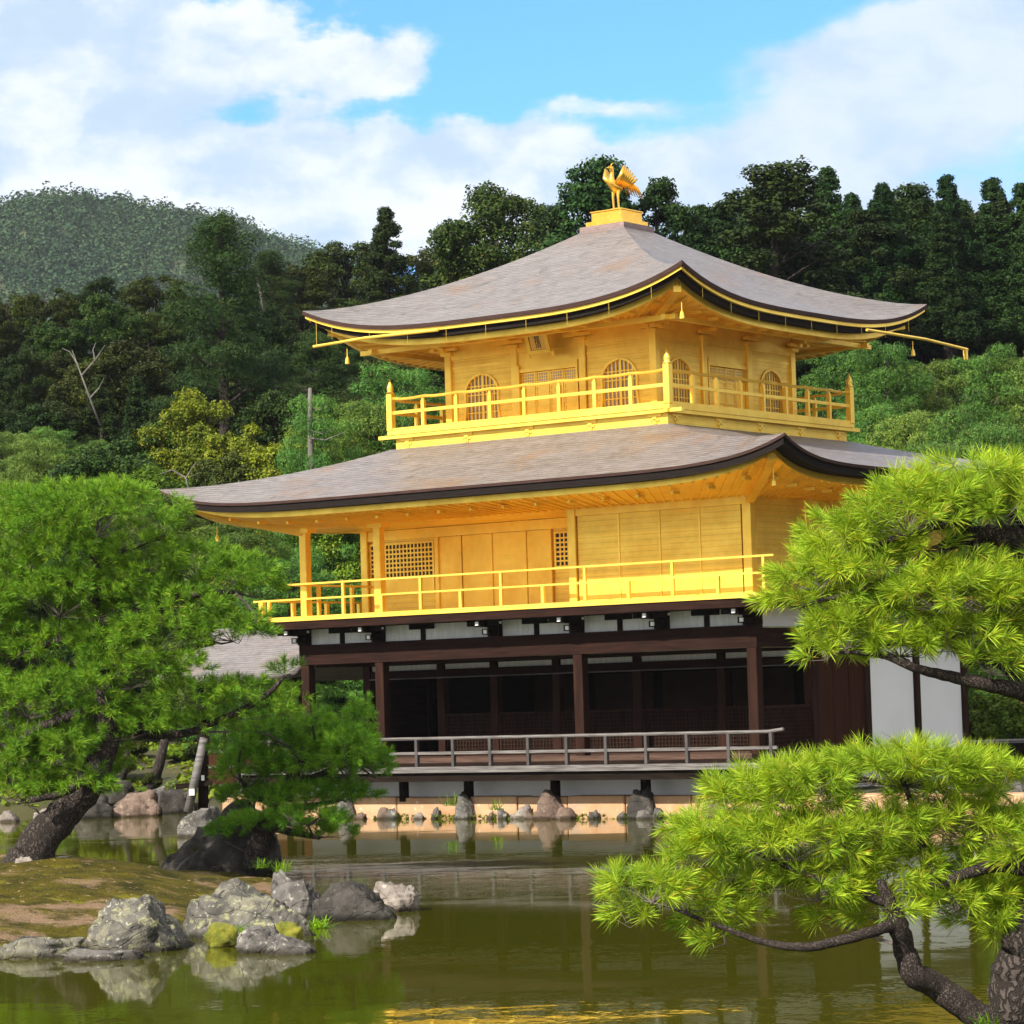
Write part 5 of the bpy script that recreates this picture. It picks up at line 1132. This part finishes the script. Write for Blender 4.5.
# ================================================================== moss cushions, ferns, weeds
def cushion(label, x, y, wpx, hpx, Y_, seed):
    o = rock('moss_cushion', label, x, y, wpx, hpx, Y_, 'moss_cushion', seed, 'moss cushions on the shore', cuts=0, sub=4, rough=.8, cat='moss'); return o
cushion('rounded yellow green moss cushion before the widest boulder', 222, 936, 34, 14, 31.0, 71)
cushion('smaller lime moss cushion right of the yellow green one', 286, 935, 36, 14, 31.2, 73)
def plant(name, label, x, y, Y_, n, L, wdt, seed, m='leaf_fern', cat='plant', group='small plants on the shore', droop=.35, spread=1.):
    rng = np.random.default_rng(seed); base = at(x, y, Y_); V = []; Fc = []
    for k in range(n):
        a = rng.uniform(0, 6.28); el_ = rng.uniform(.3, 1.3)/spread; l_ = L*rng.uniform(.6, 1.1); d_ = np.array([math.cos(a)*math.cos(el_), math.sin(a)*math.cos(el_), math.sin(el_)]); sd_ = np.array([-math.sin(a), math.cos(a), 0])
        b0 = np.array([rng.uniform(-.3, .3)*L, rng.uniform(-.3, .3)*L, 0]); N2 = 4; i0 = len(V)
        for q in range(N2+1):
            f = q/N2; c = b0+d_*l_*f-np.array([0, 0, droop*l_*f*f]); w_ = wdt*(1-f*.95)*(.5+f)*rng.uniform(.8, 1.1); V += [c-sd_*w_, c+sd_*w_]
        for q in range(N2): Fc.append([i0+2*q, i0+2*q+1, i0+2*q+3, i0+2*q+2])
    o = tag(empty(name, base), label, cat, group); link('leaves', fast_mesh(name, np.array(V), np.array(Fc)), M[m], o); return o
plant('fern', 'bright fern spreading between the two moss cushions', 250, 938, 30.6, 110, .26, .016, 1)
plant('fern', 'fern beside the dark blackish rock, right of the moss', 318, 930, 33.2, 90, .30, .014, 2)
plant('fern', 'low fern at the base of the upright grey rock', 300, 935, 32.6, 40, .18, .016, 3)
plant('grass_tuft', 'green tuft growing above the upright grey rock', 283, 872, 38.5, 80, .30, .008, 4, cat='grass')
plant('grass_tuft', 'dark green tuft right of the small pine foot', 262, 868, 40, 60, .26, .008, 5, cat='grass')
plant('fern', 'leafy weeds at the left edge of the island above the flat slab', 8, 925, 34, 120, .20, .016, 6)
plant('grass_tuft', 'clump of long grass under the annex', 232, 802, 72, 90, .7, .02, 7, cat='grass')
plant('grass_tuft', 'young green shoots at the foot of the near pine trunk', 985, 1030, 17.0, 40, .22, .008, 8, cat='grass')
plant('grass_tuft', 'grass tuft on the embankment left of the blocky stone', 450, 806, 60.5, 40, .4, .012, 9, cat='grass', droop=.2)
plant('grass_tuft', 'grass tuft on the embankment right of the blocky stone', 496, 810, 60, 40, .35, .012, 10, cat='grass', droop=.2)
# weeds along the foot of the embankment, short grass and litter on the island
rng = np.random.default_rng(8); P = []
for k in range(700):
    u = rng.uniform(-8, 14); 
    if mnoise.noise(Vector((u*1.3, 0, 0))) > rng.uniform(-.5, .45): P.append(tuple(uvw(u, -.62-rng.uniform(0, .12), WZ+rng.uniform(-.05, .07))))
V, Fc = tufts(np.array(P), np.tile([[-.1, -.25, 1.]], (len(P), 1))+rng.normal(0, .3, (len(P), 3)), 14, .075, .016, rng, .02)
tag(link('weeds', fast_mesh('weeds', V, Fc), M['leaf_yellow']), 'low weeds', None, None, 'stuff')
# leaf litter, moss tufts and low ground cover on the far left bank
n = 9000; gxx = rng.uniform(-17, -5.5, n); gyy = rng.uniform(71.5, 88, n); k_ = ground_h(gxx, gyy) > .25
nz = np.array([mnoise.noise(Vector((a*.7, b_*.7, 3))) for a, b_ in zip(gxx, gyy)]); k_ &= nz > -.15
Cc = np.stack([gxx, gyy, ground_h(gxx, gyy)+rng.uniform(.0, .16, n)*(nz+.4)], -1)[k_]
V, Fc = cards(Cc, np.tile([[0, -.3, .8]], (len(Cc), 1)), .16, rng)
tag(link('ground_cover', fast_mesh('ground_cover', V, Fc), M['leaf_yellow']), kind='stuff')
del P, V, Fc

for i, (x, y) in enumerate([(24, 62), (29, 56), (33, 66), (27, 72), (38, 60), (36, 74), (44, 68)]):
    me, mc = PROTO['broad'][i % 3]; o = tag(empty('broadleaf_tree', (x, y, float(ground_h(x, y))), i*1.1), 'broad green tree on the right bank beyond the picture edge', 'tree', 'trees right of the frame')
    o.scale = (1.5, 1.5, 1.15)
    for nm, m_ in (('trunk', me), ('crown', mc)):
        c = bpy.data.objects.new(nm, m_); COL.objects.link(c); c.parent = o
